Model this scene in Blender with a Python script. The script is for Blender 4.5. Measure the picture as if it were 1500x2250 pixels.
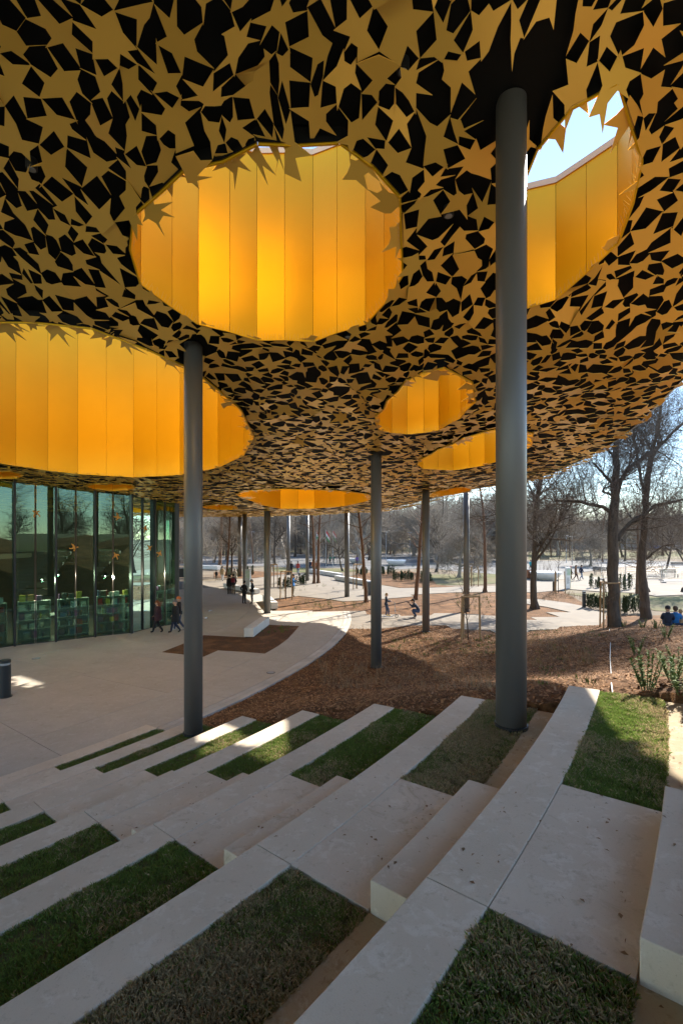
import bpy, bmesh, math, random
import numpy as np
from mathutils import Vector, Matrix, noise
from mathutils.geometry import delaunay_2d_cdt

for o in list(bpy.data.objects): bpy.data.objects.remove(o, do_unlink=True)
R = math.radians
scene = bpy.context.scene
COL = scene.collection
rng = random.Random(7)
nrng = np.random.default_rng(7)

# ------------------------------------------------------------------ camera, sky, sun, exposure
EYE, FPX, CXP, YH = 4.95, 1062.0, 750.0, 1180.0
cam = bpy.data.cameras.new('camera')
cam.sensor_fit = 'VERTICAL'; cam.sensor_height = 36.0; cam.sensor_width = 24.0
cam.lens = 36.0 * FPX / 2250.0
cam.shift_y = (YH - 1125.0) / 2250.0
cam.clip_start = 0.05; cam.clip_end = 3000
camo = bpy.data.objects.new('camera', cam); COL.objects.link(camo)
camo.location = (0, 0, EYE); camo.rotation_euler = (R(90), 0, 0)
scene.camera = camo

SUN_AZ, SUN_EL = R(40.3), R(36.0)         # azimuth from +Y towards +X
w = bpy.data.worlds.new('World'); scene.world = w; w.use_nodes = True
nt = w.node_tree; nt.nodes.clear()
sky = nt.nodes.new('ShaderNodeTexSky'); sky.sky_type = 'NISHITA'; sky.sun_disc = False
sky.sun_elevation = SUN_EL; sky.sun_rotation = SUN_AZ
sky.air_density = 1.0; sky.dust_density = 0.0; sky.ozone_density = 1.3
bgn = nt.nodes.new('ShaderNodeBackground'); bgn.inputs[1].default_value = 0.087
outw = nt.nodes.new('ShaderNodeOutputWorld')
nt.links.new(sky.outputs[0], bgn.inputs[0]); nt.links.new(bgn.outputs[0], outw.inputs[0])
sl = bpy.data.lights.new('sun', 'SUN'); sl.energy = 2.9; sl.angle = R(0.55); sl.color = (1.0, 0.93, 0.82)
so = bpy.data.objects.new('sun', sl); COL.objects.link(so)
sdir = Vector((math.sin(SUN_AZ) * math.cos(SUN_EL), math.cos(SUN_AZ) * math.cos(SUN_EL), math.sin(SUN_EL)))
so.rotation_euler = sdir.to_track_quat('Z', 'Y').to_euler(); so.location = (20, 20, 40)
scene.view_settings.view_transform = 'Standard'; scene.view_settings.look = 'None'
scene.view_settings.exposure = 2.27; scene.view_settings.gamma = 1.0
scene.cycles.max_bounces = 8; scene.cycles.diffuse_bounces = 5; scene.cycles.transparent_max_bounces = 24
scene.cycles.use_denoising = True

# ------------------------------------------------------------------ pixel -> place helpers
def G(px, py, z=0.0):
    """point on the horizontal plane z seen at photograph pixel (px, py)"""
    t = py - YH; h = EYE - z
    return Vector(((px - CXP) * h / t, FPX * h / t, z))
def D(px, py, Y):
    """point at depth Y seen at pixel"""
    return Vector(((px - CXP) * Y / FPX, Y, EYE - (py - YH) * Y / FPX))

# ------------------------------------------------------------------ mesh builder
class MB:
    def __init__(s): s.v = []; s.f = []; s.m = []
    def add(s, vs, fs, mi=0):
        n = len(s.v); s.v += [tuple(v) for v in vs]
        for f in fs: s.f.append(tuple(i + n for i in f)); s.m.append(mi)
    def box(s, x0, x1, y0, y1, z0, z1, M=None, mi=0):
        vs = [Vector(p) for p in ((x0,y0,z0),(x1,y0,z0),(x1,y1,z0),(x0,y1,z0),(x0,y0,z1),(x1,y0,z1),(x1,y1,z1),(x0,y1,z1))]
        if M is not None: vs = [M @ v for v in vs]
        s.add(vs, [(0,3,2,1),(4,5,6,7),(0,1,5,4),(1,2,6,5),(2,3,7,6),(3,0,4,7)], mi); return s
    def tube(s, pts, rad, n=6, cap=True, mi=0):
        pts = [Vector(p) for p in pts]
        if not isinstance(rad, (list, tuple)): rad = [rad] * len(pts)
        base = len(s.v); ref = None
        for i, p in enumerate(pts):
            d = (pts[min(i+1, len(pts)-1)] - pts[max(i-1, 0)])
            d = d.normalized() if d.length > 1e-9 else Vector((0,0,1))
            if ref is None: ref = d.orthogonal().normalized()
            else:
                ref = ref - d * ref.dot(d)
                ref = ref.normalized() if ref.length > 1e-6 else d.orthogonal().normalized()
            b = d.cross(ref)
            for k in range(n):
                a = 2*math.pi*k/n
                s.v.append(tuple(p + (ref*math.cos(a) + b*math.sin(a)) * rad[i]))
        for i in range(len(pts)-1):
            for k in range(n):
                a = base+i*n+k; b2 = base+i*n+(k+1)%n
                s.f.append((a, b2, b2+n, a+n)); s.m.append(mi)
        if cap and n > 2:
            s.f.append(tuple(base+k for k in reversed(range(n)))); s.m.append(mi)
            s.f.append(tuple(base+(len(pts)-1)*n+k for k in range(n))); s.m.append(mi)
        return s
    def lathe(s, prof, n=20, c=(0,0,0), sx=1, sy=1, mi=0):
        base = len(s.v)
        for r_, z in prof:
            for k in range(n):
                a = 2*math.pi*k/n
                s.v.append((c[0]+r_*math.cos(a)*sx, c[1]+r_*math.sin(a)*sy, c[2]+z))
        for i in range(len(prof)-1):
            for k in range(n):
                a = base+i*n+k; b = base+i*n+(k+1)%n
                s.f.append((a, b, b+n, a+n)); s.m.append(mi)
        s.f.append(tuple(base+k for k in reversed(range(n)))); s.m.append(mi)
        s.f.append(tuple(base+(len(prof)-1)*n+k for k in range(n))); s.m.append(mi)
        return s
    def prism(s, poly, z0, z1, mi=0):
        """closed polygon (xy, any order) extruded"""
        a = sum(poly[i][0]*poly[(i+1)%len(poly)][1]-poly[(i+1)%len(poly)][0]*poly[i][1] for i in range(len(poly)))
        if a < 0: poly = poly[::-1]
        n = len(poly)
        vs = [(p[0], p[1], z0) for p in poly] + [(p[0], p[1], z1) for p in poly]
        fs = [tuple(range(n, 2*n)), tuple(reversed(range(n)))] + [(i, (i+1)%n, (i+1)%n+n, i+n) for i in range(n)]
        s.add(vs, fs, mi); return s
    def mesh(s, name, mats, smooth=False):
        me = bpy.data.meshes.new(name); me.from_pydata(s.v, [], s.f)
        for m in (mats if isinstance(mats, (list, tuple)) else [mats]): me.materials.append(m)
        if any(s.m): me.polygons.foreach_set('material_index', s.m)
        if smooth: me.polygons.foreach_set('use_smooth', [True]*len(me.polygons))
        me.update(); return me
    def build(s, name, mats, parent=None, smooth=False, bevel=0, loc=None):
        o = bpy.data.objects.new(name, s.mesh(name, mats, smooth)); COL.objects.link(o)
        if parent is not None: o.parent = parent
        if loc is not None: o.location = loc
        if bevel:
            b = o.modifiers.new('bevel', 'BEVEL'); b.width = bevel; b.segments = 2; b.limit_method = 'ANGLE'; b.angle_limit = R(40)
        return o
def tag(o, label=None, cat=None, group=None, kind=None):
    if label: o['label'] = label
    if cat: o['category'] = cat
    if group: o['group'] = group
    if kind: o['kind'] = kind
    return o
def empty(name, loc=(0,0,0), rz=0, label=None, cat=None, group=None):
    o = bpy.data.objects.new(name, None); COL.objects.link(o); o.location = loc; o.rotation_euler = (0,0,rz)
    o.empty_display_size = 0.3
    return tag(o, label, cat, group)
def link_mesh(name, me, parent=None, loc=(0,0,0), rot=(0,0,0), scale=(1,1,1)):
    o = bpy.data.objects.new(name, me); COL.objects.link(o); o.parent = parent
    o.location = loc; o.rotation_euler = rot; o.scale = scale
    return o
def copy_tree(o, parent=None):
    c = o.copy(); COL.objects.link(c); c.parent = parent
    for ch in list(o.children): copy_tree(ch, c)
    return c
def np_mesh(name, V, F, mat):
    """V (n,3), F (m,k) same-size faces"""
    me = bpy.data.meshes.new(name); m, k = F.shape
    me.vertices.add(len(V)); me.vertices.foreach_set('co', V.astype(np.float32).ravel())
    me.loops.add(m*k); me.loops.foreach_set('vertex_index', F.astype(np.int32).ravel())
    me.polygons.add(m); me.polygons.foreach_set('loop_start', np.arange(m, dtype=np.int32)*k)
    me.polygons.foreach_set('loop_total', np.full(m, k, dtype=np.int32))
    me.materials.append(mat); me.update(calc_edges=True); return me

# ------------------------------------------------------------------ materials
MATS = {}
def M(name, col, rough=0.7, metal=0.0, col2=None, scale=4.0, bump=0.0, bscale=40.0, col3=None, scale3=0.6, spec=0.5,
      coord='Object', island=False, objrand=0.0, contrast=(0.35, 0.65), stretch=None):
    if name in MATS: return MATS[name]
    m = bpy.data.materials.new(name); m.use_nodes = True; MATS[name] = m
    n = m.node_tree.nodes; l = m.node_tree.links
    p = n['Principled BSDF']; p.inputs['Roughness'].default_value = rough; p.inputs['Metallic'].default_value = metal
    p.inputs['Specular IOR Level'].default_value = spec
    tc = n.new('ShaderNodeTexCoord'); src = tc.outputs[coord]
    if stretch:
        mp = n.new('ShaderNodeMapping'); mp.inputs['Scale'].default_value = stretch
        l.new(src, mp.inputs[0]); src = mp.outputs[0]
    colo = None
    c4 = lambda c: (c[0], c[1], c[2], 1)
    if col2 is None: p.inputs['Base Color'].default_value = c4(col)
    else:
        if island:
            gi = n.new('ShaderNodeNewGeometry'); oi = n.new('ShaderNodeObjectInfo')
            ad = n.new('ShaderNodeMath'); ad.operation = 'ADD'; l.new(gi.outputs['Random Per Island'], ad.inputs[0]); l.new(oi.outputs['Random'], ad.inputs[1])
            fr = n.new('ShaderNodeMath'); fr.operation = 'FRACT'; l.new(ad.outputs[0], fr.inputs[0]); fac = fr.outputs[0]
        else:
            t = n.new('ShaderNodeTexNoise'); t.inputs['Scale'].default_value = scale; t.inputs['Detail'].default_value = 8; t.inputs['Roughness'].default_value = 0.62
            l.new(src, t.inputs['Vector'])
            mr = n.new('ShaderNodeMapRange'); mr.inputs[1].default_value = contrast[0]; mr.inputs[2].default_value = contrast[1]
            l.new(t.outputs['Fac'], mr.inputs[0]); fac = mr.outputs[0]
        mx = n.new('ShaderNodeMix'); mx.data_type = 'RGBA'; l.new(fac, mx.inputs[0])
        mx.inputs[6].default_value = c4(col); mx.inputs[7].default_value = c4(col2); colo = mx.outputs[2]
        if col3 is not None:
            t3 = n.new('ShaderNodeTexNoise'); t3.inputs['Scale'].default_value = scale3; t3.inputs['Detail'].default_value = 5
            l.new(src, t3.inputs['Vector'])
            mr3 = n.new('ShaderNodeMapRange'); mr3.inputs[1].default_value = 0.48; mr3.inputs[2].default_value = 0.66
            l.new(t3.outputs['Fac'], mr3.inputs[0])
            m3 = n.new('ShaderNodeMix'); m3.data_type = 'RGBA'; l.new(mr3.outputs[0], m3.inputs[0]); l.new(colo, m3.inputs[6])
            m3.inputs[7].default_value = c4(col3); colo = m3.outputs[2]
        if objrand:
            oi2 = n.new('ShaderNodeObjectInfo'); hs = n.new('ShaderNodeHueSaturation')
            mr4 = n.new('ShaderNodeMapRange'); mr4.inputs[3].default_value = 1-objrand; mr4.inputs[4].default_value = 1+objrand
            l.new(oi2.outputs['Random'], mr4.inputs[0]); l.new(mr4.outputs[0], hs.inputs['Value']); l.new(colo, hs.inputs['Color']); colo = hs.outputs[0]
        l.new(colo, p.inputs['Base Color'])
    if bump:
        tb = n.new('ShaderNodeTexNoise'); tb.inputs['Scale'].default_value = bscale; tb.inputs['Detail'].default_value = 6
        l.new(src, tb.inputs['Vector'])
        b = n.new('ShaderNodeBump'); b.inputs['Strength'].default_value = bump; b.inputs['Distance'].default_value = 0.02
        l.new(tb.outputs['Fac'], b.inputs['Height']); l.new(b.outputs[0], p.inputs['Normal'])
    return m

concrete = M('concrete', (0.50,0.465,0.41), 0.82, col2=(0.41,0.38,0.33), scale=2.6, bump=0.25, bscale=55, col3=(0.56,0.53,0.48), scale3=1.3, spec=0.15)
def conc(name, base, dark, light, fine=95):
    m = bpy.data.materials.new(name); m.use_nodes = True; MATS[name] = m
    n = m.node_tree.nodes; l = m.node_tree.links; p = n['Principled BSDF']; p.inputs['Roughness'].default_value = .85; p.inputs['Specular IOR Level'].default_value = .18
    tc = n.new('ShaderNodeTexCoord'); oi = n.new('ShaderNodeObjectInfo'); sc_ = n.new('ShaderNodeVectorMath'); sc_.operation = 'SCALE'
    cmb = n.new('ShaderNodeCombineXYZ'); 
    for k in range(3): l.new(oi.outputs['Random'], cmb.inputs[k])
    l.new(cmb.outputs[0], sc_.inputs[0]); sc_.inputs['Scale'].default_value = 37.0
    ad = n.new('ShaderNodeVectorMath'); ad.operation = 'ADD'; l.new(tc.outputs['Object'], ad.inputs[0]); l.new(sc_.outputs[0], ad.inputs[1]); src = ad.outputs[0]
    def nz(scale, det, rough, lo, hi, dist=0.0):
        t = n.new('ShaderNodeTexNoise'); t.inputs['Scale'].default_value = scale; t.inputs['Detail'].default_value = det; t.inputs['Roughness'].default_value = rough; t.inputs['Distortion'].default_value = dist
        l.new(src, t.inputs['Vector']); r_ = n.new('ShaderNodeMapRange'); r_.inputs[1].default_value = lo; r_.inputs[2].default_value = hi; l.new(t.outputs['Fac'], r_.inputs[0]); return r_.outputs[0], t.outputs['Fac']
    def mix(f, a, b, k=1.0):
        x = n.new('ShaderNodeMix'); x.data_type = 'RGBA'
        if k != 1.0:
            mm = n.new('ShaderNodeMath'); mm.operation = 'MULTIPLY'; mm.inputs[1].default_value = k; l.new(f, mm.inputs[0]); f = mm.outputs[0]
        l.new(f, x.inputs[0])
        for q, v in ((6, a), (7, b)):
            if isinstance(v, tuple): x.inputs[q].default_value = (*v, 1)
            else: l.new(v, x.inputs[q])
        return x.outputs[2]
    f1, _ = nz(0.9, 6, .6, .35, .68); c = mix(f1, base, dark, .55)
    f2, h2 = nz(5.5, 12, .72, .53, .60, .4); c = mix(f2, c, light, .5)
    f3, _ = nz(11, 10, .75, .55, .64, .2); c = mix(f3, c, dark, .75)
    f4, h4 = nz(fine, 4, .7, .60, .72); c = mix(f4, c, (dark[0]*.6, dark[1]*.58, dark[2]*.55), .55)
    f5, _ = nz(1.7, 10, .8, .58, .68, 1.2); c = mix(f5, c, (dark[0]*.78, dark[1]*.74, dark[2]*.66), .6)
    l.new(c, p.inputs['Base Color'])
    b = n.new('ShaderNodeBump'); b.inputs['Strength'].default_value = .4; b.inputs['Distance'].default_value = .006; l.new(h4, b.inputs['Height']); l.new(b.outputs[0], p.inputs['Normal'])
    return m
concrete_step = conc('concrete_worn', (0.64,0.545,0.425), (0.47,0.39,0.29), (0.70,0.63,0.53))
gutter_mat = conc('concrete_stained', (0.44,0.36,0.24), (0.30,0.225,0.13), (0.52,0.46,0.36))
paving = conc('paving', (0.48,0.43,0.36), (0.38,0.335,0.275), (0.53,0.485,0.42), fine=60)
pathm = M('path_concrete', (0.25,0.215,0.172), 0.85, col2=(0.20,0.172,0.14), scale=0.7, bump=0.1, bscale=40, spec=0.15)
asphalt = M('pale_asphalt', (0.17,0.163,0.155), 0.85, col2=(0.13,0.127,0.123), scale=0.3, spec=0.15)
joint_mat = M('joint_dark', (0.07,0.062,0.052), 0.9)
mulch = M('mulch', (0.17,0.085,0.036), 0.95, col2=(0.065,0.034,0.016), scale=14, bump=0.8, bscale=60, col3=(0.21,0.105,0.045), scale3=1.2, spec=0.15)
chipm = M('wood_chip', (0.42,0.235,0.115), 0.9, spec=0.2, col2=(0.10,0.045,0.018), island=True)
soil = M('soil', (0.10,0.085,0.042), 0.95, col2=(0.16,0.13,0.065), scale=10, bump=0.5, spec=0.15)
lawn = M('dry_lawn', (0.15,0.125,0.06), 0.95, col2=(0.085,0.10,0.035), scale=0.35, bump=0.4, bscale=30, col3=(0.17,0.135,0.085), scale3=0.08, spec=0.15)
earth = M('park_earth', (0.19,0.145,0.10), 0.95, col2=(0.13,0.10,0.068), scale=0.25, bump=0.4, bscale=20, col3=(0.20,0.17,0.115), scale3=0.05, spec=0.15)
steel = M('column_steel', (0.140,0.133,0.122), 0.45, 0.25, col2=(0.122,0.116,0.106), scale=1.5, bump=0.02, bscale=80, stretch=(1,1,0.15))
steel_dark = M('dark_steel', (0.035,0.036,0.038), 0.4, 0.4)
soffit_m = M('soffit_black', (0.005,0.005,0.0052), 0.55, col2=(0.008,0.008,0.0085), scale=1.2, spec=0.12)
gold = M('star_gold', (1.0,0.61,0.12), 0.27, 0.34, col2=(0.78,0.475,0.085), island=True)  # random tone per panel paints in the varied sheen
goldw = M('well_gold', (0.78,0.45,0.008), 0.43, 0.42, col2=(0.74,0.42,0.006), scale=0.5)
cap_m = M('well_cap', (0.62,0.52,0.40), 0.6)
fascia_m = M('fascia_grey', (0.30,0.30,0.30), 0.45, 0.4)
white_m = M('white_planter', (0.74,0.73,0.70), 0.5)
bench_m = M('bench_concrete', (0.60,0.575,0.53), 0.7, col2=(0.53,0.51,0.47), scale=2.5)
woodst = M('stake_wood', (0.36,0.23,0.11), 0.8, col2=(0.27,0.17,0.08), scale=6, stretch=(4,4,0.6))
bark = M('bark', (0.105,0.078,0.055), 0.95, col2=(0.050,0.038,0.028), scale=9, bump=1.0, bscale=22, stretch=(1,1,0.25))
bark_pale = M('bark_pale', (0.36,0.315,0.255), 0.95, col2=(0.19,0.165,0.13), scale=3, bump=0.6, bscale=14, stretch=(1,1,0.5))
bark_red = M('bark_red', (0.19,0.10,0.055), 0.95, col2=(0.10,0.056,0.033), scale=9, bump=0.8, bscale=22, stretch=(1,1,0.3))
twig_m = M('twig', (0.17,0.132,0.10), 0.95, col2=(0.10,0.08,0.062), scale=2)
twig_p = M('twig_pale', (0.30,0.25,0.195), 0.95, col2=(0.19,0.16,0.125), scale=2)
leaf_dark = M('yew_leaf', (0.045,0.075,0.022), 0.7, col2=(0.022,0.042,0.013), island=True)
leaf_fresh = M('laurel_leaf', (0.13,0.17,0.04), 0.75, spec=0.15, col2=(0.07,0.12,0.025), island=True)
leaf_pine = M('pine_needle', (0.075,0.085,0.03), 0.8, col2=(0.14,0.125,0.05), island=True)
straw = M('dry_straw', (0.34,0.235,0.13), 0.9, col2=(0.22,0.14,0.075), island=True)
deadleaf = M('dead_leaf', (0.16,0.085,0.035), 0.9, col2=(0.26,0.16,0.08), island=True)

# ------------------------------------------------------------------ amphitheatre geometry (concentric rows)
AC = Vector((-33.565, 30.086)); F2, DEP, WID, RISE, Z2 = 43.442, 1.6612, 0.418, 0.43658, 2.70
A_END, A_FAR, A_NEAR, A_LEFT = -31.58, -35.82, -38.23, -58.0
GUT, BLK = 1.20, 1.21
Fk = lambda k: F2 - (k-2)*DEP
Zk = lambda k: Z2 - (k-2)*RISE
def pol(r_, a): return (AC.x + r_*math.cos(R(a)), AC.y + r_*math.sin(R(a)))
def arc_solid(mb, r0, r1, a0, a1, z0, z1, step=0.7, mi=0):
    n = max(2, int(abs(a1-a0)/step)+1)
    poly = [pol(r1, a0+(a1-a0)*i/n) for i in range(n+1)] + [pol(r0, a1+(a0-a1)*i/n) for i in range(n+1)]
    # build as strip so that long arcs stay clean quads
    vs = []; fs = []
    for i in range(n+1):
        a = a0+(a1-a0)*i/n; p, q = pol(r0, a), pol(r1, a)
        vs += [(p[0],p[1],z0),(q[0],q[1],z0),(q[0],q[1],z1),(p[0],p[1],z1)]
    flip = a1 < a0
    for i in range(n):
        b = i*4; c = b+4
        for q in ((b+3,b+2,c+2,c+3),(b,c,c+1,b+1),(b,b+3,c+3,c),(b+1,c+1,c+2,b+2)):
            fs.append(q[::-1] if not flip else q)
    e0 = (0,1,2,3); e1 = (n*4+3,n*4+2,n*4+1,n*4)
    fs.append(e0 if flip else e0[::-1]); fs.append(e1 if flip else e1[::-1])
    mb.add(vs, fs, mi)
    return mb

# ------------------------------------------------------------------ ground and paving
gb = MB(); S = 900
gb.add([(-S,-S,-0.08),(S,-S,-0.08),(S,S,-0.08),(-S,S,-0.08)], [(0,1,2,3)])
tag(gb.build('ground', earth), kind='structure')

def sheet(name, pix, z, mat, th=0.07, world=None):
    poly = world if world else [tuple(G(x, y, 0)[:2]) for x, y in pix]
    return tag(MB().prism(poly, z-th, z).build(name, mat), kind='structure')
path_pix = {
 'a': [(745,1381),(830,1382),(905,1374),(979,1373),(992,1381),(1076,1384),(1089,1391),(1155,1390),(1163,1384),(1223,1382),(1229,1377),(1317,1373),(1330,1360),(1328,1348),(1289,1333),(1243,1324),(1192,1317),(1130,1315),(1130,1325),(1155,1326),(1200,1333),(1254,1345),(1199,1345),(1229,1355),(1165,1356),(1179,1362),(1130,1361),(1088,1353),(1000,1347),(954,1347),(945,1352),(881,1353),(877,1350),(806,1350),(802,1342),(730,1342.5)],
 'b': [(560,1317),(597,1317),(655,1309),(714,1315),(754,1321),(813,1318),(908,1310),(901,1306.5),(945,1304),(1000,1301),(1100,1300),(1180,1301),(1235,1296),(1180,1284),(1100,1286),(1000,1289),(945,1291),(875,1292),(839,1286),(809,1279),(773,1271),(720,1264),(677,1260),(620,1262),(560,1270),(480,1275),(400,1280),(400,1300),(480,1305)],
 'c': [(1150,1266),(1255,1262),(1330,1270),(1420,1273),(1560,1276),(1560,1308),(1500,1306),(1440,1309),(1400,1302),(1330,1300),(1290,1297),(1250,1294),(1236,1297),(1180,1290),(1150,1284)],
 'd': [(-500,1226),(400,1224),(560,1219),(700,1217),(860,1215),(1010,1218),(1080,1226),(1160,1231),(1250,1232),(1340,1229),(1500,1234),(1700,1236),(1700,1246),(1500,1244),(1380,1243),(1320,1250),(1240,1263),(1150,1267),(1080,1260),(1000,1254),(940,1247),(880,1250),(800,1252),(760,1247),(640,1246),(560,1243),(440,1242),(-500,1247)],
}
zz = 0.0
for key, z in (('d', -0.045), ('b', -0.010), ('c', -0.016), ('a', -0.005)):
    sheet('park_path' if key != 'd' else 'paved_square', path_pix[key], z, pathm if key != 'd' else asphalt, th=0.05 if key != 'd' else 0.02)
for pix in ([(940,1262),(1040,1258),(1110,1262),(1130,1276),(1060,1283),(960,1284)], [(1360,1300),(1440,1310),(1560,1308),(1560,1345),(1440,1340),(1300,1312),(1240,1303)],
            [(600,1246),(760,1249),(800,1254),(700,1258),(600,1254)], [(380,1206),(1000,1204),(1010,1214),(860,1212),(560,1216),(380,1221)], [(1160,1212),(1700,1210),(1700,1229),(1340,1226),(1160,1229)]):
    sheet('lawn', pix, -0.05, lawn, th=0.025)
for pix in ([(590,1352),(740,1346),(1180,1380),(1330,1376),(1300,1334),(1236,1298),(1180,1286),(1090,1285),(880,1292),(830,1284),(760,1274),(690,1264),(560,1272),(560,1310)], [(560,1270),(690,1262),(620,1258),(560,1254),(470,1256),(470,1268)], [(760,1270),(880,1290),(1000,1288),(960,1283),(940,1264),(900,1254),(790,1258)]):
    sheet('mulch_bed', pix, -0.052, mulch, th=0.02)

# plaza: concentric slabs
pl = empty('plaza_paving'); tag(pl, kind='structure')
base = MB(); arc_solid(base, 2.0, 34.2, -52, 70, -0.10, -0.030, step=2)
arc_solid(base, 2.0, 28.6, 4.5, 40, -0.10, -0.031, step=2)
pb = MB(); arc_solid(pb, 2.0, 33.95, -52, 3.6, -0.12, -0.028, step=1.5); pb.build('paving_bed', joint_mat, pl)
pb = MB(); arc_solid(pb, 2.0, 29.0, 3.6, 75, -0.12, -0.029, step=1.5); pb.build('paving_bed', joint_mat, pl)
rs = random.Random(3)
def slab_ring(r0, r1, a0, a1, lens, g=0.006):
    a = a0; i = 0
    while a < a1 - 0.2:
        L = lens[i % len(lens)]; i += 1
        b = min(a1, a + math.degrees(L / ((r0+r1)/2)))
        ga = math.degrees(g / r1)
        s_ = MB(); arc_solid(s_, r0+g, r1-g, a+ga, b-ga, -0.06, 0.0, step=1.6)
        s_.build('paving_slab', paving, pl)
        a = b
slab_ring(31.72, 33.70, -50, 3.6, [4.4, 4.1, 4.7])
slab_ring(27.40, 31.72, -50, 4.6, [3.1, 4.6, 3.8])
slab_ring(23.0, 27.40, -46, 40, [4.6, 3.6])
slab_ring(18.4, 23.0, -42, 60, [5.0, 4.2])
slab_ring(2.0, 18.4, -42, 75, [9.0])
slab_ring(27.40, 29.0, 4.6, 38, [5.0])
k_ = MB(); arc_solid(k_, 33.72, 33.93, -50, 3.6, -0.08, 0.004, step=1.2); k_.build('drain_kerb', concrete, pl)
k_ = MB(); arc_solid(k_, 33.95, 34.16, -50, 3.6, -0.08, 0.006, step=1.2); k_.build('drain_kerb', concrete, pl)
# planting bed let into the plaza
bedpix = [(357,1433),(405,1414),(448,1396),(540,1401),(589,1373),(657,1376),(645,1390),(633,1403),(610,1420),(582,1436),(530,1432),(479,1429),(447,1443)]
bed_poly = [tuple(G(x, y)[:2]) for x, y in bedpix]
tag(MB().prism(bed_poly, -0.02, 0.012).build('mulch_bed', mulch), kind='structure')
for px, py in ((603,1362),(595,1478),(462,1342),(80,1447),(452,1358)):
    p = G(px, py)
    d_ = empty('ground_light', (p.x, p.y, 0.0), label={603:'round floor light set in the paving behind the white bench',595:'round floor light near the curved paving edge',462:'pale round floor light on the plaza behind the left column',80:'dark round floor light nearest the bookshop glass',452:'small round floor light left of the white bench'}[px], cat='floor light', group='floor lights in the plaza')
    MB().lathe([(0.16,-0.01),(0.16,0.006),(0.13,0.010)], 20).build('ring', steel_dark, d_)
    MB().lathe([(0.125,0.0),(0.125,0.011)], 20).build('lens', M('floor_lens', (0.45,0.47,0.48), 0.15), d_)

# ------------------------------------------------------------------ stepped seating
amph = empty('stepped_seating', (0,0,0), label='curved pale concrete seating steps with grass strips and a central aisle', cat='steps')
for k in range(0, 9):
    z = Zk(k); f = Fk(k); zb = max(-0.05, z-RISE-0.08)
    a_seg = [(A_END, A_NEAR), (A_NEAR, A_LEFT)]
    for (a0, a1) in a_seg:
        g = math.degrees(0.003/f)
        b = MB(); arc_solid(b, f, f+WID, a0-g, a1+g, zb, z)
        b.build('bench_block', concrete_step, amph, bevel=0.007)
    if k == 0: continue
    b = MB(); arc_solid(b, f+WID+0.006, f+GUT-0.004 if k > 1 else f+DEP, A_FAR, A_NEAR, z-0.25, z-0.004); b.build('aisle_slab', concrete_step, amph, bevel=0.004)
    b = MB(); arc_solid(b, f+GUT, f+DEP-0.003, A_END-0.02, A_LEFT, z-0.25, z-0.022); b.build('drain_strip', gutter_mat, amph, bevel=0.006)
    b = MB(); arc_solid(b, f+BLK, f+DEP-0.004, A_FAR, A_NEAR, z-0.10, z+RISE/2); b.build('half_step', concrete_step, amph, bevel=0.008)
    for a0, a1 in ((A_END-0.01, A_FAR), (A_NEAR, A_LEFT)):
        b = MB(); arc_solid(b, f+WID+0.004, f+GUT-0.002, a0, a1, z-0.25, z-0.035); b.build('soil_bed', soil, amph)

# grassy bank added unseen behind the viewpoint to block low sky light
bk_ = MB(); vs = []; fs = []; na, nr = 40, 14
for i in range(na+1):
    for j in range(nr+1):
        a = A_END-1.0-46*i/na; r_ = 47.17+16*j/nr; t_ = j/nr
        x, y = pol(r_, a); vs.append((x, y, 3.53+1.8*(t_*t_*(3-2*t_)) + .15*noise.noise((x*.4, y*.4, 2))*t_))
for i in range(na):
    for j in range(nr): a = i*(nr+1)+j; fs.append((a, a+nr+1, a+nr+2, a+1))
bk_.add(vs, fs); tag(bk_.build('sky_block_bank', lawn, smooth=True), kind='structure')

# ------------------------------------------------------------------ mulch mound beyond the step ends
def tps(P, Q, lam=0.02):
    P = np.asarray(P, float); n = len(P)
    U_ = lambda r2: np.where(r2 > 1e-12, r2*np.log(np.maximum(r2, 1e-12)), 0)
    d2 = ((P[:,None,:2]-P[None,:,:2])**2).sum(-1)
    K = U_(d2) + lam*np.eye(n); T = np.c_[np.ones(n), P[:,:2]]
    A = np.r_[np.c_[K, T], np.c_[T.T, np.zeros((3,3))]]
    sol = np.linalg.solve(A, np.r_[P[:,2], 0,0,0])
    q2 = ((Q[:,None,:]-P[None,:,:2])**2).sum(-1)
    return U_(q2)@sol[:n] + np.c_[np.ones(len(Q)), Q]@sol[n:]
ctrl = []
for k in np.arange(-4, 8.6, 0.5):
    r_ = F2-(k-2)*DEP; x, y = pol(r_+0.6, A_END+0.25); ctrl.append((x, y, max(-0.03, Z2-(k-2)*RISE-0.10)))
    x, y = pol(r_+0.6, A_END-2.5); ctrl.append((x, y, max(-0.05, Z2-(k-2)*RISE-0.5)))
for a in np.arange(-30.5, 4, 3.0):
    x, y = pol(34.35, a); ctrl.append((x, y, 0.0))
for px, py in ((745,1383),(830,1384),(905,1376),(992,1383),(1089,1393),(1155,1392),(1223,1384),(1317,1375)):
    x, y, _ = G(px, py); ctrl.append((x, y, 0.0))
for x, y, z in ((12,18,1.45),(15,18,1.5),(11,14,1.75),(8,14.5,1.15),(7,18.5,0.65),(20,17,1.6),(24,24,0.5),(16,23,0.75),(13.5,23,0.55),(18,30,0.0),(14,28,0.05),(4.5,17.5,0.4),(1.3,18.1,0.1),(1.5,14,0.55),(7,10.5,2.0),(11,9,2.9),(18,9,2.5),(26,14,1.3),(26,4,2.4),(14,0,3.4),(22,-6,2.6),(10,-8,3.6),(30,30,0)):
    ctrl.append((x, y, z))
nx, ny = 150, 150
gx = np.linspace(-6, 26, nx); gy = np.linspace(-8, 31, ny)
GX, GY = np.meshgrid(gx, gy); Q = np.c_[GX.ravel(), GY.ravel()]
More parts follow.
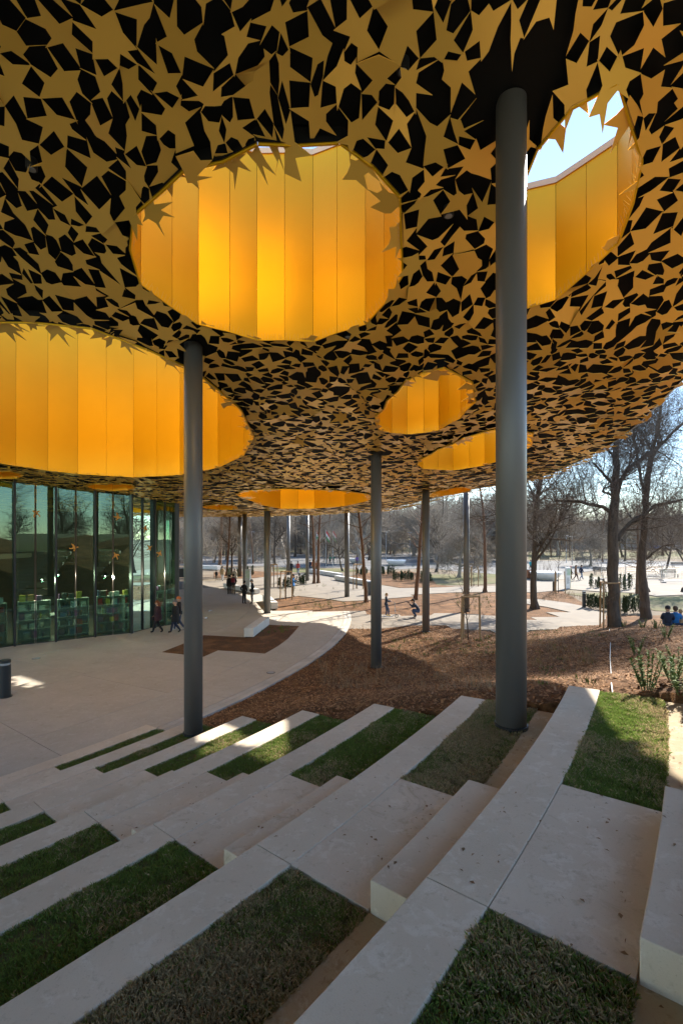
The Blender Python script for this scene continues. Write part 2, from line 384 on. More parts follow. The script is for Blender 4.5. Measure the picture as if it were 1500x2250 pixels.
ZT = tps(ctrl, Q).reshape(ny, nx)
def hill_raw(x, y):
    fx = (x-gx[0])/(gx[1]-gx[0]); fy = (y-gy[0])/(gy[1]-gy[0])
    if fx < 0 or fy < 0 or fx >= nx-1 or fy >= ny-1: return -0.07
    i, j = int(fx), int(fy); u, v = fx-i, fy-j
    return (ZT[j,i]*(1-u)+ZT[j,i+1]*u)*(1-v)+(ZT[j+1,i]*(1-u)+ZT[j+1,i+1]*u)*v
P1POLY = [tuple(G(x, y)[:2]) for x, y in path_pix['a']]
def inside(p, poly):
    x, y = p; c = False; n = len(poly); j = n-1
    for i in range(n):
        if (poly[i][1] > y) != (poly[j][1] > y) and x < (poly[j][0]-poly[i][0])*(y-poly[i][1])/(poly[j][1]-poly[i][1])+poly[i][0]: c = not c
        j = i
    return c
def hill(x, y):
    """mulch height, sinking below plaza, steps and path"""
    dx, dy = x-AC.x, y-AC.y; rr = math.hypot(dx, dy); a = math.degrees(math.atan2(dy, dx))
    z = hill_raw(x, y)
    if y < 31: 
        if rr < 34.2: z = min(z, -0.09)
        if a < A_END - 0.02 and rr < F2+4*DEP: z = min(z, max(-0.1, Z2+(rr-F2)*RISE/DEP-0.9))
    return max(z, -0.075)
hv = []; hf = []
NX, NY = 260, 300
for j in range(NY):
    for i in range(NX):
        x = -6+32*i/(NX-1); y = -8+39*j/(NY-1)
        dx, dy = x-AC.x, y-AC.y; rr = math.hypot(dx, dy)
        z = hill(x, y)
        ed = min(1.0, max(0, min((i)/8, (NX-1-i)/8, (NY-1-j)/10)))
        if inside((x, y), P1POLY): z = -0.075
        z = z + 0.035*(noise.noise((x*2.2, y*2.2, 0.3)))*min(1, max(0, z*6)) + 0.02*noise.noise((x*7, y*7, 3))*min(1, max(0, z*6))
        hv.append((x, y, -0.075 + (z+0.075)*(ed if j > NY-12 else 1)))
for j in range(NY-1):
    for i in range(NX-1):
        a = j*NX+i; hf.append((a, a+1, a+NX+1, a+NX))
hm = MB(); hm.add(hv, hf)
ho = tag(hm.build('mulch_mound', mulch, smooth=True), kind='structure')
def chips(name, poly_test, n, xr, yr, label):
    V = []; F_ = []
    c = 0
    while c < n:
        x = rng.uniform(*xr); y = rng.uniform(*yr)
        ok = poly_test(x, y)
        if ok is None: c += 1; continue
        z = ok; L = rng.uniform(0.012, 0.052); W_ = rng.uniform(0.006, 0.020); a = rng.uniform(0, 6.3)
        tx, ty = rng.uniform(-.5, .5), rng.uniform(-.5, .5)
        ca, sa = math.cos(a), math.sin(a)
        b = len(V)
        for u, v in ((-L,-W_),(L,-W_*.7),(L*.9,W_),(-L*.8,W_*.8)):
            dx, dy = u*ca-v*sa, u*sa+v*ca
            V.append((x+dx, y+dy, z+0.014+tx*dx+ty*dy))
        F_.append((b,b+1,b+2,b+3)); c += 1
    o = link_mesh(name, np_mesh(name, np.array(V), np.array(F_), chipm)); tag(o, label, 'mulch', kind='stuff')
def on_mound(x, y):
    if x/max(y,0.1) > 0.85: return None
    dx, dy = x-AC.x, y-AC.y; rr = math.hypot(dx, dy); a = math.degrees(math.atan2(dy, dx))
    if rr < 34.25 or a < A_END+0.05 or inside((x, y), P1POLY): return None
    z = hill(x, y)
    return z if z > -0.02 else None
chips('wood_chips', on_mound, 125000, (-4, 16), (7, 27), 'brown wood chip mulch spread over the sloping bed')

# ------------------------------------------------------------------ canopy
ky = np.array([-16,-6,2,5,6.8,10.8,14,18.1,25,31.5,40,55,75.]); kz = np.array([12.4,12.6,12.4,11.75,10.97,9.12,8.45,7.95,7.12,6.68,6.95,7.4,7.9])
def pchip(xs, ys):
    h = np.diff(xs); d = np.diff(ys)/h; m = np.zeros_like(ys)
    for i in range(1, len(xs)-1):
        if d[i-1]*d[i] > 0:
            w1, w2 = 2*h[i]+h[i-1], h[i]+2*h[i-1]; m[i] = (w1+w2)/(w1/d[i-1]+w2/d[i])
    m[0], m[-1] = d[0], d[-1]
    def f(x):
        i = int(np.clip(np.searchsorted(xs, x)-1, 0, len(xs)-2)); t = (x-xs[i])/h[i]
        return (2*t**3-3*t*t+1)*ys[i]+(t**3-2*t*t+t)*h[i]*m[i]+(-2*t**3+3*t*t)*ys[i+1]+(t**3-t*t)*h[i]*m[i+1]
    return f
_zy = pchip(ky, kz)
sstep = lambda t: (lambda q: q*q*(3-2*q))(min(1, max(0, t)))
def zc(x, y):
    return _zy(y) + 1.1*sstep((x-2)/7)*sstep((y-18)/12)
def C(px, py):
    """pixel -> point on the canopy underside"""
    sx, sz = (px-CXP)/FPX, (YH-py)/FPX
    lo = 1.5
    y = lo; prev = EYE+sz*y - zc(sx*y, y)
    while y < 80:
        y2 = y+0.25; cur = EYE+sz*y2 - zc(sx*y2, y2)
        if prev < 0 <= cur:
            a, b = y, y2
            for _ in range(30):
                m_ = (a+b)/2
                if EYE+sz*m_ - zc(sx*m_, m_) < 0: a = m_
                else: b = m_
            return (sx*a, a)
        y, prev = y2, cur
    return None
def catmull(pts, n, closed=True):
    P = [Vector(p) for p in pts]; m = len(P); dense = []
    for i in range(m if closed else m-1):
        p0, p1, p2, p3 = P[(i-1) % m] if closed or i else P[0], P[i], P[(i+1) % m], P[(i+2) % m] if closed or i+2 < m else P[-1]
        for s_ in range(24):
            t = s_/24
            dense.append(0.5*((2*p1)+(-p0+p2)*t+(2*p0-5*p1+4*p2-p3)*t*t+(-p0+3*p1-3*p2+p3)*t**3))
    if not closed: dense.append(P[-1])
    L = [0.0]
    loop = dense + ([dense[0]] if closed else [])
    for a, b in zip(loop, loop[1:]): L.append(L[-1]+(b-a).length)
    out = []; j = 0
    cnt = n if closed else n-1
    for i in range(n):
        s_ = L[-1]*i/cnt
        while j < len(L)-2 and L[j+1] < s_: j += 1
        t = (s_-L[j])/max(1e-9, L[j+1]-L[j]); out.append(loop[j].lerp(loop[j+1], t))
    return out, L[-1]
wells_pix = {
 'A': ([(275,545),(300,610),(345,655),(400,695),(520,738),(640,752),(720,742),(800,712),(860,660),(885,600),(892,540),(885,460),(850,375),(760,318),(680,303),(600,308),(500,333),(420,365),(340,415),(290,480)], 13.25, 0.62),
 'B': ([(1085,600),(1100,655),(1160,685),(1210,662),(1290,606),(1350,542),(1390,478),(1410,400),(1404,300),(1385,225),(1345,175),(1290,190),(1235,245),(1185,320),(1145,390),(1110,470),(1088,540)], 11.9, 0.60),
 'C': ([(-260,870),(-220,940),(-120,995),(0,1016),(100,1033),(250,1046),(350,1046),(450,1034),(520,1010),(555,975),(553,938),(530,900),(490,858),(440,822),(390,792),(320,760),(240,732),(140,706),(40,700),(-60,712),(-160,750),(-230,800)], 14.7, 1.08),
 'D': ([(820,930),(850,950),(900,952),(950,948),(1000,925),(1035,895),(1048,865),(1030,832),(990,810),(950,808),(910,822),(870,856),(838,895)], 10.4, 0.52),
 'E': ([(912,1020),(940,1030),(1000,1032),(1060,1022),(1120,1005),(1160,985),(1175,965),(1165,948),(1130,940),(1080,942),(1030,957),(980,978),(940,998)], 9.6, 0.68),
 'F': ([(515,1085),(545,1098),(580,1110),(620,1117),(680,1117),(750,1112),(800,1102),(820,1092),(800,1083),(740,1077),(660,1074),(580,1074),(535,1078)], 11.5, 1.1),
 'G': ([(935,1089),(960,1091),(1000,1085),(1030,1078),(1036,1072),(1010,1070),(970,1076),(945,1083)], 10.6, 0.9),
 'H': ([(440,1113),(470,1119),(500,1120),(525,1117),(520,1112),(490,1108),(460,1109)], 9.8, 1.0),
 'I': ([(180,1066),(210,1074),(250,1078),(290,1075),(305,1069),(280,1063),(230,1061)], 9.9, 0.9),
 'J': ([(-80,1040),(-30,1050),(20,1052),(55,1046),(45,1038),(0,1034),(-50,1034)], 10.2, 0.9),
}
HOLES = {}
for kname, (pix, zt, pw) in wells_pix.items():
    pl_ = [C(*q) for q in pix]; pl_ = [q for q in pl_ if q]
    _, per = catmull(pl_, 10); n = max(8, 2*int(round(per/pw/2)))
    pts, _ = catmull(pl_, n)
    HOLES[kname] = [(p.x, p.y) for p in pts]
# canopy outline in plan
rim_ctrl = [C(1500,848), C(1420,928), C(1330,994), C(1240,1037), C(1160,1062), C(1090,1074), C(1030,1083), (6.1,35.3), (3.6,35.4), (1.9,36.2), (0.9,39.0), (0.2,42.2), (-2.6,50.4), (-6.2,56.0), (-12.5,63.5), (-22,64), (-34,56), (-44,42), (-47,25), (-43,6), (-34,-9), (-18,-15), (-6,-15), (3.6,-10), (7.9,-2.5), (9.5,5), (9.6,9)]
rim_pts, _ = catmull(rim_ctrl, 150); RIM = [(p.x, p.y) for p in rim_pts]
canopy = empty('canopy', (0,0,0), label='huge undulating black canopy clad in gold star panels with yellow skylight wells', cat='canopy')
GAP = 0.20
def grid_surface(dz, zfun=None):
    pts = [Vector(p) for p in RIM]; edges = [(i, (i+1) % len(RIM)) for i in range(len(RIM))]
    for h in HOLES.values():
        b = len(pts); pts += [Vector(p) for p in h]; edges += [(b+i, b+(i+1) % len(h)) for i in range(len(h))]
    x = -47
    while x < 12:
        y = -15
        while y < 66:
            p = (x+rng.uniform(-.1,.1), y+rng.uniform(-.1,.1))
            if inside(p, RIM) and not any(inside(p, h) for h in HOLES.values()): pts.append(Vector(p))
            y += 1.0
        x += 1.0
    vs, es, fs, *_ = delaunay_2d_cdt(pts, edges, [], 1, 1e-5)
    keep = []
    for f in fs:
        c = sum((vs[i] for i in f), Vector((0,0)))/len(f)
        if inside(c, RIM) and not any(inside(c, h) for h in HOLES.values()): keep.append(tuple(f))
    return [(v.x, v.y, zc(v.x, v.y)+dz) for v in vs], keep
sv, sf = grid_surface(GAP)
sm = MB(); sm.add(sv, sf); sm.build('soffit', soffit_m, canopy, smooth=True)
sm = MB(); sm.add([(x, y, z+0.9) for x, y, z in sv], sf); sm.build('roof_deck', fascia_m, canopy, smooth=True)
fm = MB(); n = len(RIM); vs = []
for i, (x, y) in enumerate(RIM):
    a, b = Vector(RIM[i-1]), Vector(RIM[(i+1) % n]); t = (b-a).normalized(); nn = Vector((t.y, -t.x))
    if nn.dot(Vector((x+16, y-22))) < 0: nn = -nn
    z = zc(x, y)
    vs += [(x, y, z+GAP-0.03), (x+nn.x*0.10, y+nn.y*0.10, z+GAP+0.02), (x+nn.x*0.30, y+nn.y*0.30, z+GAP+0.28), (x, y, z+GAP+0.92)]
fs = []
for i in range(n):
    a, b = i*4, ((i+1) % n)*4
    for q in range(3): fs.append((a+q, b+q, b+q+1, a+q+1))
fm.add(vs, fs); fm.build('rim_fascia', fascia_m, canopy)

# skylight wells
for kname, h in HOLES.items():
    zt = wells_pix[kname][1]; n = len(h)
    cen = Vector((sum(p[0] for p in h)/n, sum(p[1] for p in h)/n))
    pts = []
    for i, p in enumerate(h):
        v = Vector(p)-cen; pts.append(Vector(p) + v.normalized()*(-0.012 if i % 2 else -0.10))
    fr = MB(); vs = []; fs = []
    for i, p in enumerate(pts):
        v = (p-cen).normalized(); q = p+v*0.10
        vs += [(p.x, p.y, zt), (q.x, q.y, zt), (q.x, q.y, zt+0.10), (p.x-v.x*0.03, p.y-v.y*0.03, zt+0.10), (p.x-v.x*0.03, p.y-v.y*0.03, zt-0.02)]
    for i in range(n):
        a, b = i*5, ((i+1) % n)*5
        for q in ((0,1),(1,2),(2,3),(3,4),(4,0)): fs.append((a+q[0], a+q[1], b+q[1], b+q[0]))
    fr.add(vs, fs); well = fr.build('skylight_well', cap_m, canopy)
    for i in range(n):
        p, q = pts[i], pts[(i+1) % n]; t = (q-p).normalized(); nrm = Vector((t.y, -t.x))
        if nrm.dot((p+q)/2-cen) < 0: nrm = -nrm
        p1 = p+t*0.004; q1 = q-t*0.004
        zb0, zb1 = zc(p.x, p.y)-0.03, zc(q.x, q.y)-0.03
        o_ = nrm*0.03
        b = MB(); b.add([(p1.x,p1.y,zb0),(q1.x,q1.y,zb1),(q1.x,q1.y,zt-0.004),(p1.x,p1.y,zt-0.004),(p1.x+o_.x,p1.y+o_.y,zb0),(q1.x+o_.x,q1.y+o_.y,zb1),(q1.x+o_.x,q1.y+o_.y,zt-0.004),(p1.x+o_.x,p1.y+o_.y,zt-0.004)],
              [(0,1,2,3),(5,4,7,6),(0,4,5,1),(3,2,6,7),(0,3,7,4),(1,5,6,2)])
        b.build('well_panel', goldw, well)
    sh = MB(); vs = []; fs = []
    for p in pts:
        v = (p-cen).normalized(); q = p+v*0.05; vs += [(q.x, q.y, zc(p.x, p.y)), (q.x, q.y, zt)]
    for i in range(n): a, b = 2*i, 2*((i+1) % n); fs.append((a, b, b+1, a+1))
    sh.add(vs, fs); sh.build('well_backing', soffit_m, well)  # added shell, stops sky light leaking between the panels
    sp = MB()
    if kname in 'ABCD':
        for i in range(n):
            p, q = pts[i], pts[(i+1) % n]; m_ = max(3, int((q-p).length/0.06))
            for s_ in range(m_):
                c = p.lerp(q, s_/m_); d_ = (cen-c).normalized(); zb = zc(c.x, c.y)-0.02
                e = Vector((d_.x*0.05+rng.uniform(-.04,.04), d_.y*0.05+rng.uniform(-.04,.04), 0.11))
                b0 = Vector((c.x+d_.x*0.03, c.y+d_.y*0.03, zb)); sp.tube([b0, b0+e], [0.0022, 0.0012], 3, cap=False)
        tag(sp.build('bird_spikes', M('spike', (0.55,0.5,0.4), 0.4, 0.6), well), kind='stuff')

# star panels
sites = []
s_ = 0.54
y = 1.0; row = 0
while y < 64:
    x = -46 + (s_/2 if row % 2 else 0)
    while x < 12:
        p = (x+nrng.uniform(-.26,.26)*s_*1.25, y+nrng.uniform(-.26,.26)*s_*1.25)
        if p[0] > -0.86*p[1]-4 and p[0] < 0.86*p[1]+4: sites.append(p)
        x += s_
    y += s_*0.86; row += 1
def edge_near(p, poly):
    best = None
    for i in range(len(poly)):
        a, b = Vector(poly[i]), Vector(poly[(i+1) % len(poly)]); ab = b-a
        u = max(0, min(1, (p-a).dot(ab)/max(1e-9, ab.length_squared))); q = a+ab*u; d = (p-q).length
        if best is None or d < best[0]: best = (d, q)
    return best
for i, p in enumerate(sites):
    for h in HOLES.values():
        xs_ = [q[0] for q in h]; ys_ = [q[1] for q in h]
        if min(xs_) < p[0] < max(xs_) and min(ys_) < p[1] < max(ys_) and inside(p, h):
            d, q = edge_near(Vector(p), h)
            near_ = p[1] < min(ys_)+(max(ys_)-min(ys_))*.45 and h is not HOLES['B']
            if near_ and d < 0.36:
                o_ = (q-Vector(p)).normalized() if d > 1e-4 else Vector((0,-1)); q2 = q-o_*0.11; sites[i] = (q2.x, q2.y)
            elif d < 0.30:
                o_ = q-Vector(p); o_ = o_.normalized() if o_.length > 1e-6 else Vector((1,0)); q2 = q+o_*(0.03+0.25*d); sites[i] = (q2.x, q2.y)
tv, te, tf, *_ = delaunay_2d_cdt([Vector(p) for p in sites], [], [], 0, 1e-6)
inc = [[] for _ in tv]
cent = [(tv[f[0]]+tv[f[1]]+tv[f[2]])/3 for f in tf]
for fi, f in enumerate(tf):
    for v in f: inc[v].append(fi)
tris_set = [set(f) for f in tf]
tiles = []
gap_cache = {}
hulls = {kname: (min(p[0] for p in h)-.8, max(p[0] for p in h)+.8, min(p[1] for p in h)-.8, max(p[1] for p in h)+.8) for kname, h in HOLES.items()}
sr = random.Random(11)
tipc = [c + Vector((sr.uniform(-.07,.07), sr.uniform(-.07,.07))) for c in cent]
colsites = []
for vi, v in enumerate(tv):
    if len(inc[vi]) < 4: continue
    if not inside(v, RIM): continue
    bad = False
    for kname, (x0, x1, y0, y1) in hulls.items():
        if x0 < v.x < x1 and y0 < v.y < y1 and inside(v, HOLES[kname]) and not (kname != 'B' and v.y < y0+(y1-y0)*.45 and edge_near(v, HOLES[kname])[0] < 0.16): bad = True
    if bad: continue
    ring = sorted(inc[vi], key=lambda fi: math.atan2(cent[fi].y-v.y, cent[fi].x-v.x))
    poly = []; m = len(ring)
    for i, fi in enumerate(ring):
        fj = ring[(i+1) % m]; common = (tris_set[fi] & tris_set[fj])-{vi}
        if sr.random() > 0.07: poly.append(v + (tipc[fi]-v)*sr.uniform(0.97, 1.06))
        if not common: continue
        nb = common.pop(); key = (min(vi, nb), max(vi, nb))
        if key not in gap_cache:
            u = sr.random()
            if u < 0.05: gap_cache[key] = (0.955, 0.955, 0)
            elif u < 0.42: gap_cache[key] = (sr.uniform(.30,.46), sr.uniform(.50,.82), sr.random() < .30)
            elif u < 0.74: gap_cache[key] = (sr.uniform(.50,.82), sr.uniform(.30,.46), sr.random() < .30)
            else: gap_cache[key] = (sr.uniform(.36,.56), sr.uniform(.36,.56), sr.random() < .30)
        g = gap_cache[key]; kf = g[0] if vi == key[0] else g[1]
        mid = (tipc[fi]+tipc[fj])/2; npnt = v+(mid-v)*kf
        if kf > 0.94: continue
        if g[2]:
            e = (tipc[fj]-tipc[fi])*sr.uniform(0.12,0.26); poly += [npnt-e, npnt+e]
        else: poly.append(npnt)
    if len(poly) < 4: continue
    if any((v-Vector(cs)).length < 0.36 for cs in ((2.38,6.79),(-3.31,10.8),(1.3,18.1))): continue
    for kname, (x0, x1, y0, y1) in hulls.items():
        if not (x0 < v.x < x1 and y0 < v.y < y1): continue
        hp = HOLES[kname]
        if inside(v, hp): continue
        lim = 0.7 if v.y < y0+(y1-y0)*.42 else sr.uniform(0.03, 0.20)
        for q in range(len(poly)):
            p_ = poly[q]
            if inside(p_, hp):
                lo_, hi_ = 0.0, 1.0
                for _ in range(12):
                    m_ = (lo_+hi_)/2
                    if inside(v+(p_-v)*m_, hp): hi_ = m_
                    else: lo_ = m_
                L_ = (p_-v).length
                poly[q] = v+(p_-v)*min(1.0, lo_+lim/max(L_, .05))
    for q in range(len(poly)):
        t_ = 1.0
        while t_ > 0.05 and not inside(v+(poly[q]-v)*t_, RIM): t_ -= 0.08
        poly[q] = v+(poly[q]-v)*t_
    tiles.append((v, poly))
def area2(poly): return 0.5*sum(poly[i].x*poly[(i+1)%len(poly)].y-poly[(i+1)%len(poly)].x*poly[i].y for i in range(len(poly)))
solid = []
for v, poly in tiles:
    e = 0.05; z0 = zc(v.x, v.y); gxx = (zc(v.x+e, v.y)-z0)/e; gyy = (zc(v.x, v.y+e)-z0)/e
    far = sstep((v.y-12)/25)
    gxx += sr.gauss(0, .085); gyy += sr.gauss(0, .085); z0 += sr.uniform(-.035, .02)
    pts = [Vector((p.x, p.y, z0+gxx*(p.x-v.x)+gyy*(p.y-v.y))) for p in poly]
    pr = [((q.x/q.y)*FPX+CXP, YH-(q.z-EYE)/q.y*FPX) for q in pts if q.y > .5]
    pa = 0
    cxp = sum(q[0] for q in pr)/max(1, len(pr)); cyp = sum(q[1] for q in pr)/max(1, len(pr))
    if len(pr) == len(pts) and -40 < cxp < 1540 and -40 < cyp < 1300:
        pa = abs(0.5*sum(pr[i][0]*pr[(i+1)%len(pr)][1]-pr[(i+1)%len(pr)][0]*pr[i][1] for i in range(len(pr))))
    if area2(poly) < 0: pts = pts[::-1]
    solid.append((pa, pts))
solid.sort(key=lambda q: -q[0])
rest = MB()
for i, (pa, pts) in enumerate(solid):
    n = len(pts); b = MB() if i < 300 else rest
    c = sum(pts, Vector())/n if i < 300 else Vector()
    vs = [p-c for p in pts]+[p-c+Vector((0,0,0.007)) for p in pts]
    b.add(vs, [tuple(reversed(range(n))), tuple(range(n, 2*n))]+[(k, (k+1) % n, (k+1) % n+n, k+n) for k in range(n)])
    if i < 300: b.build('star_panel', gold, canopy, loc=c)
tag(rest.build('star_panel_field', gold, canopy), kind='stuff')
# down lights in the soffit
for px, py in ((885,165),(765,745),(70,378),(985,480)):
    c = C(px, py); z = zc(*c)+GAP
    dl = MB().lathe([(0.085,-0.16),(0.085,0.0)], 20, (c[0], c[1], z)).build('down_light', steel_dark, canopy)
    MB().lathe([(0.06,-0.167),(0.06,-0.15)], 20, (c[0], c[1], z)).build('lamp_lens', M('lamp_glass', (0.35,0.36,0.36), 0.2), dl)

# ------------------------------------------------------------------ columns
def column(px, py, z, d, label, grp='canopy columns', top=None):
    p = G(px, py, z); zt = zc(p.x, p.y)+GAP+0.05
    c = empty('column', (p.x, p.y, z), label=label, cat='column', group=grp)
    MB().lathe([(d/2,-0.3),(d/2,zt-z)], 40 if p.y < 20 else 20).build('shaft', steel, c, smooth=False)
    for f in c.children:
        for pg in f.data.polygons: pg.use_smooth = len(pg.vertices) == 4
    MB().lathe([(d/2+0.02,-0.2),(d/2+0.02,0.055),(d/2+0.004,0.06)], 40 if p.y < 20 else 20).build('base_collar', steel_dark, c)
    return c
column(1122, 1598, Zk(3)-0.03, 0.42, 'nearest thick grey steel column rising from the grass among the steps')
column(425, 1612, Zk(7)-0.03, 0.41, 'grey steel column at the foot of the steps, in front of the glass wall')
column(826, 1468, 0.08, 0.40, 'grey steel column standing alone in the shaded mulch bed at the centre')
column(935, 1389, 0.0, 0.38, 'grey column beside the squatting man with a camera')
column(587, 1347, 0.0, 0.42, 'dark grey column on the plaza beside the white bench and two standing men')
column(762, 1311, -0.01, 0.40, 'slim grey column standing on the sunlit path at the canopy edge')
column(1024, 1342, 0.0, 0.40, 'slim grey column seen just left of the nearest thick column, behind the stake frame')
column(675, 1276, -0.02, 0.40, 'far slim grey column left of the twin brown trunks')
column(634, 1263, -0.02, 0.42, 'far slim grey column behind the man in the blue jacket')
column(527, 1266, -0.02, 0.50, 'far pale column left of the dark column behind the standing men')
column(538, 1297, -0.02, 0.40, 'dark column behind the two standing men')

# ------------------------------------------------------------------ glass pavilion
def glass_mat():
    m = bpy.data.materials.new('tinted_glass'); m.use_nodes = True
    n = m.node_tree.nodes; l = m.node_tree.links; n.clear()
    tr = n.new('ShaderNodeBsdfTransparent'); tr.inputs[0].default_value = (0.46,0.60,0.55,1)
    gl = n.new('ShaderNodeBsdfGlossy'); gl.inputs['Roughness'].default_value = 0.0; gl.inputs[0].default_value = (0.55,0.85,0.78,1)
    fr = n.new('ShaderNodeFresnel'); fr.inputs[0].default_value = 1.5
    mx = n.new('ShaderNodeMixShader'); o = n.new('ShaderNodeOutputMaterial')
    ma = n.new('ShaderNodeMath'); ma.operation = 'MULTIPLY_ADD'; ma.inputs[1].default_value = 0.75; ma.inputs[2].default_value = 0.07; l.new(fr.outputs[0], ma.inputs[0]); l.new(ma.outputs[0], mx.inputs[0]); l.new(tr.outputs[0], mx.inputs[1]); l.new(gl.outputs[0], mx.inputs[2]); l.new(mx.outputs[0], o.inputs[0])
    return m
glass = glass_mat()
pav = empty('glass_pavilion', (-13,25,0), label='curved glass-walled bookshop pavilion with dark mullions under the canopy', cat='pavilion')
inv = Matrix.Translation((13,-25,0))
fpix = [(32,1419),(123,1409),(209,1399),(287,1391),(337,1379),(386,1371)]
fpts = [Vector((-19.4,17.4,0)), Vector((-18.0,18.7,0)), Vector((-16.5,20.3,0))] + [G(*q) for q in fpix] + [Vector(p) for p in ((-10.25,29.0,0),(-11.2,30.6,0),(-12.6,32.2,0),(-14.3,33.4,0),(-16.4,34.2,0))]
for i, p in enumerate(fpts):
    zt = zc(p.x, p.y)+GAP
    d = (fpts[min(i+1, len(fpts)-1)]-fpts[max(i-1, 0)]); a = math.atan2(d.y, d.x)
    b = MB(); b.box(-0.04,0.04,-0.20,0.06,0,zt-0.01, M=inv @ Matrix.Translation(p) @ Matrix.Rotation(a,4,'Z')); b.build('mullion', steel_dark, pav)
half_pts = []
for p, q in zip(fpts, fpts[1:]): half_pts += [p, (p+q)/2]
half_pts.append(fpts[-1])
for p, q in zip(half_pts[1::2], fpts[1:]):
    zt = zc(p.x, p.y)+GAP; t = (q-p).normalized(); b = MB(); b.box(-.009,.009,-.10,.02,.04,zt-.02, M=inv @ Matrix.Translation(p) @ Matrix.Rotation(math.atan2(t.y, t.x),4,'Z')); b.build('glass_fin', steel_dark, pav)
for i, (p, q) in enumerate(zip(half_pts, half_pts[1:])):
    t = (q-p).normalized(); p1, q1 = p+t*0.042, q-t*0.042; nn = Vector((t.y,-t.x,0))
    z0, z1 = zc(p.x,p.y)+GAP-0.02, zc(q.x,q.y)+GAP-0.02
    b = MB()
    P_ = [p1+nn*0.012, q1+nn*0.012, q1-nn*0.012, p1-nn*0.012]
    vs = [v+Vector((0,0,0.04)) for v in P_]+[P_[0]+Vector((0,0,z0)), P_[1]+Vector((0,0,z1)), P_[2]+Vector((0,0,z1)), P_[3]+Vector((0,0,z0))]
    b.add([inv @ v for v in vs], [(0,1,2,3),(4,7,6,5),(0,4,5,1),(1,5,6,2),(2,6,7,3),(3,7,4,0)]); b.build('glass_pane', glass, pav)
    b = MB(); b.tube([inv @ (p1+Vector((0,0,0.02))), inv @ (q1+Vector((0,0,0.02)))], 0.022, 4); b.build('sill', steel_dark, pav)
inner = [tuple(p[:2]) for p in fpts] + [(-22,36),(-30,30),(-27,20)]
darkfl = M('shop_floor', (0.16,0.13,0.10), 0.5, col2=(0.12,0.10,0.08), scale=3)
fl = MB().prism([(x+13, y-25) for x, y in inner], 0.001, 0.012).build('shop_floor', darkfl, pav)
b = MB()
bw = [(-10.75,29.5),(-13.2,30.6),(-16.6,32.6),(-22,33),(-26,27),(-26,20)]  # right part added close behind the glass to make those bays dark
for p, q in zip(bw, bw[1:]):
    p, q = Vector((p[0],p[1],0)), Vector((q[0],q[1],0)); t = (q-p).normalized(); nn = Vector((t.y,-t.x,0))*0.1
    vs = [p+nn,q+nn,q-nn,p-nn]; vs += [v+Vector((0,0,7.0)) for v in vs]
    b.add([inv @ v for v in vs], [(0,1,2,3),(4,7,6,5),(0,4,5,1),(1,5,6,2),(2,6,7,3),(3,7,4,0)])
b.build('back_wall', M('shop_wall', (0.10,0.075,0.05), 0.7, col2=(0.07,0.055,0.04), scale=2), pav)
b = MB(); b.box(-8.0,-7.8,-1.0,7.5,3.6,3.9); b.build('mezzanine_beam', M('beam_pale', (0.42,0.38,0.31), 0.6), pav)
b = MB(); b.box(-11.8,-8.0,-1.0,7.0,3.62,3.86); b.build('mezzanine_floor', M('beam_pale', (0.42,0.38,0.31), 0.6), pav)
bookcols = [(0.55,0.50,0.45),(0.10,0.18,0.36),(0.45,0.05,0.06),(0.60,0.46,0.10),(0.10,0.10,0.11),(0.65,0.62,0.60),(0.22,0.10,0.22),(0.50,0.26,0.10),(0.05,0.06,0.08),(0.40,0.46,0.55),(0.7,0.68,0.66),(0.12,0.10,0.09)]
bmats = [M('book_%d' % i, c, 0.55) for i, c in enumerate(bookcols)]
shelf_m = M('shelf_white', (0.55,0.55,0.52), 0.5)
def shelf(i, p, q, label):
    t = (q-p).normalized(); L = (q-p).length-0.34; a = math.atan2(t.y, t.x); nn = Vector((-t.y, t.x, 0))
    c = (p+q)/2 + nn*0.75
    s_ = empty('bookshelf', (c.x, c.y, 0.012), a, label, 'bookshelf', 'bookshelves behind the glass')
    for x in (-L/2, L/2): MB().box(x-0.015,x+0.015,-0.15,0.15,0,1.9).build('side_panel', shelf_m, s_)
    MB().box(-L/2+.016,L/2-.016,0.135,0.15,0,1.9).build('back_panel', shelf_m, s_)
    for k, z in enumerate((0.12,0.56,1.0,1.44,1.87)):
        MB().box(-L/2+.016,L/2-.016,-0.15,0.134,z,z+0.02).build('shelf_board', shelf_m, s_)
        x = -L/2+0.05
        while x < L/2-0.28:
            w_ = rng.choice([0.05,0.05,0.20,0.24]); h = rng.uniform(0.2,0.34)
            MB().box(x, x+w_, -0.11, 0.02 if w_ > .1 else 0.08, z+0.021, z+0.021+h).build('book', rng.choice(bmats), s_)
            x += w_+rng.choice([0.012,0.02,0.09])
shl = ['bookshelf at the left frame edge behind the glass','bookshelf with picture books in the leftmost full glass bay','bookshelf behind the second full glass bay from the left','bookshelf behind the third full glass bay, left of the walkers','bookshelf behind the bay beside the maroon-coated woman','narrow bookshelf at the right end of the glass wall']
for i, j in enumerate((2,3,4,5,6,7)): shelf(i, fpts[j], fpts[j+1], shl[i])
for i, (x, y, a, lb) in enumerate(((-14.8,25.5,.6,'white display table deep inside the left bays of the shop'),(-12.4,27.6,.6,'white display table inside the shop behind the third bay'),(-11.6,29.3,.9,'white display table inside the right end of the shop'))):
    t = empty('display_table', (x, y, 0.012), a, lb, 'table', 'display tables in the shop')
    MB().box(-.9,.9,-.4,.4,.88,.93).build('table_top', white_m, t)
    for sx in (-.8,.8):
        for sy in (-.33,.33): MB().box(sx-.03,sx+.03,sy-.03,sy+.03,0,.879).build('leg', shelf_m, t)
lamp_e = bpy.data.materials.new('lamp_glow'); lamp_e.use_nodes = True
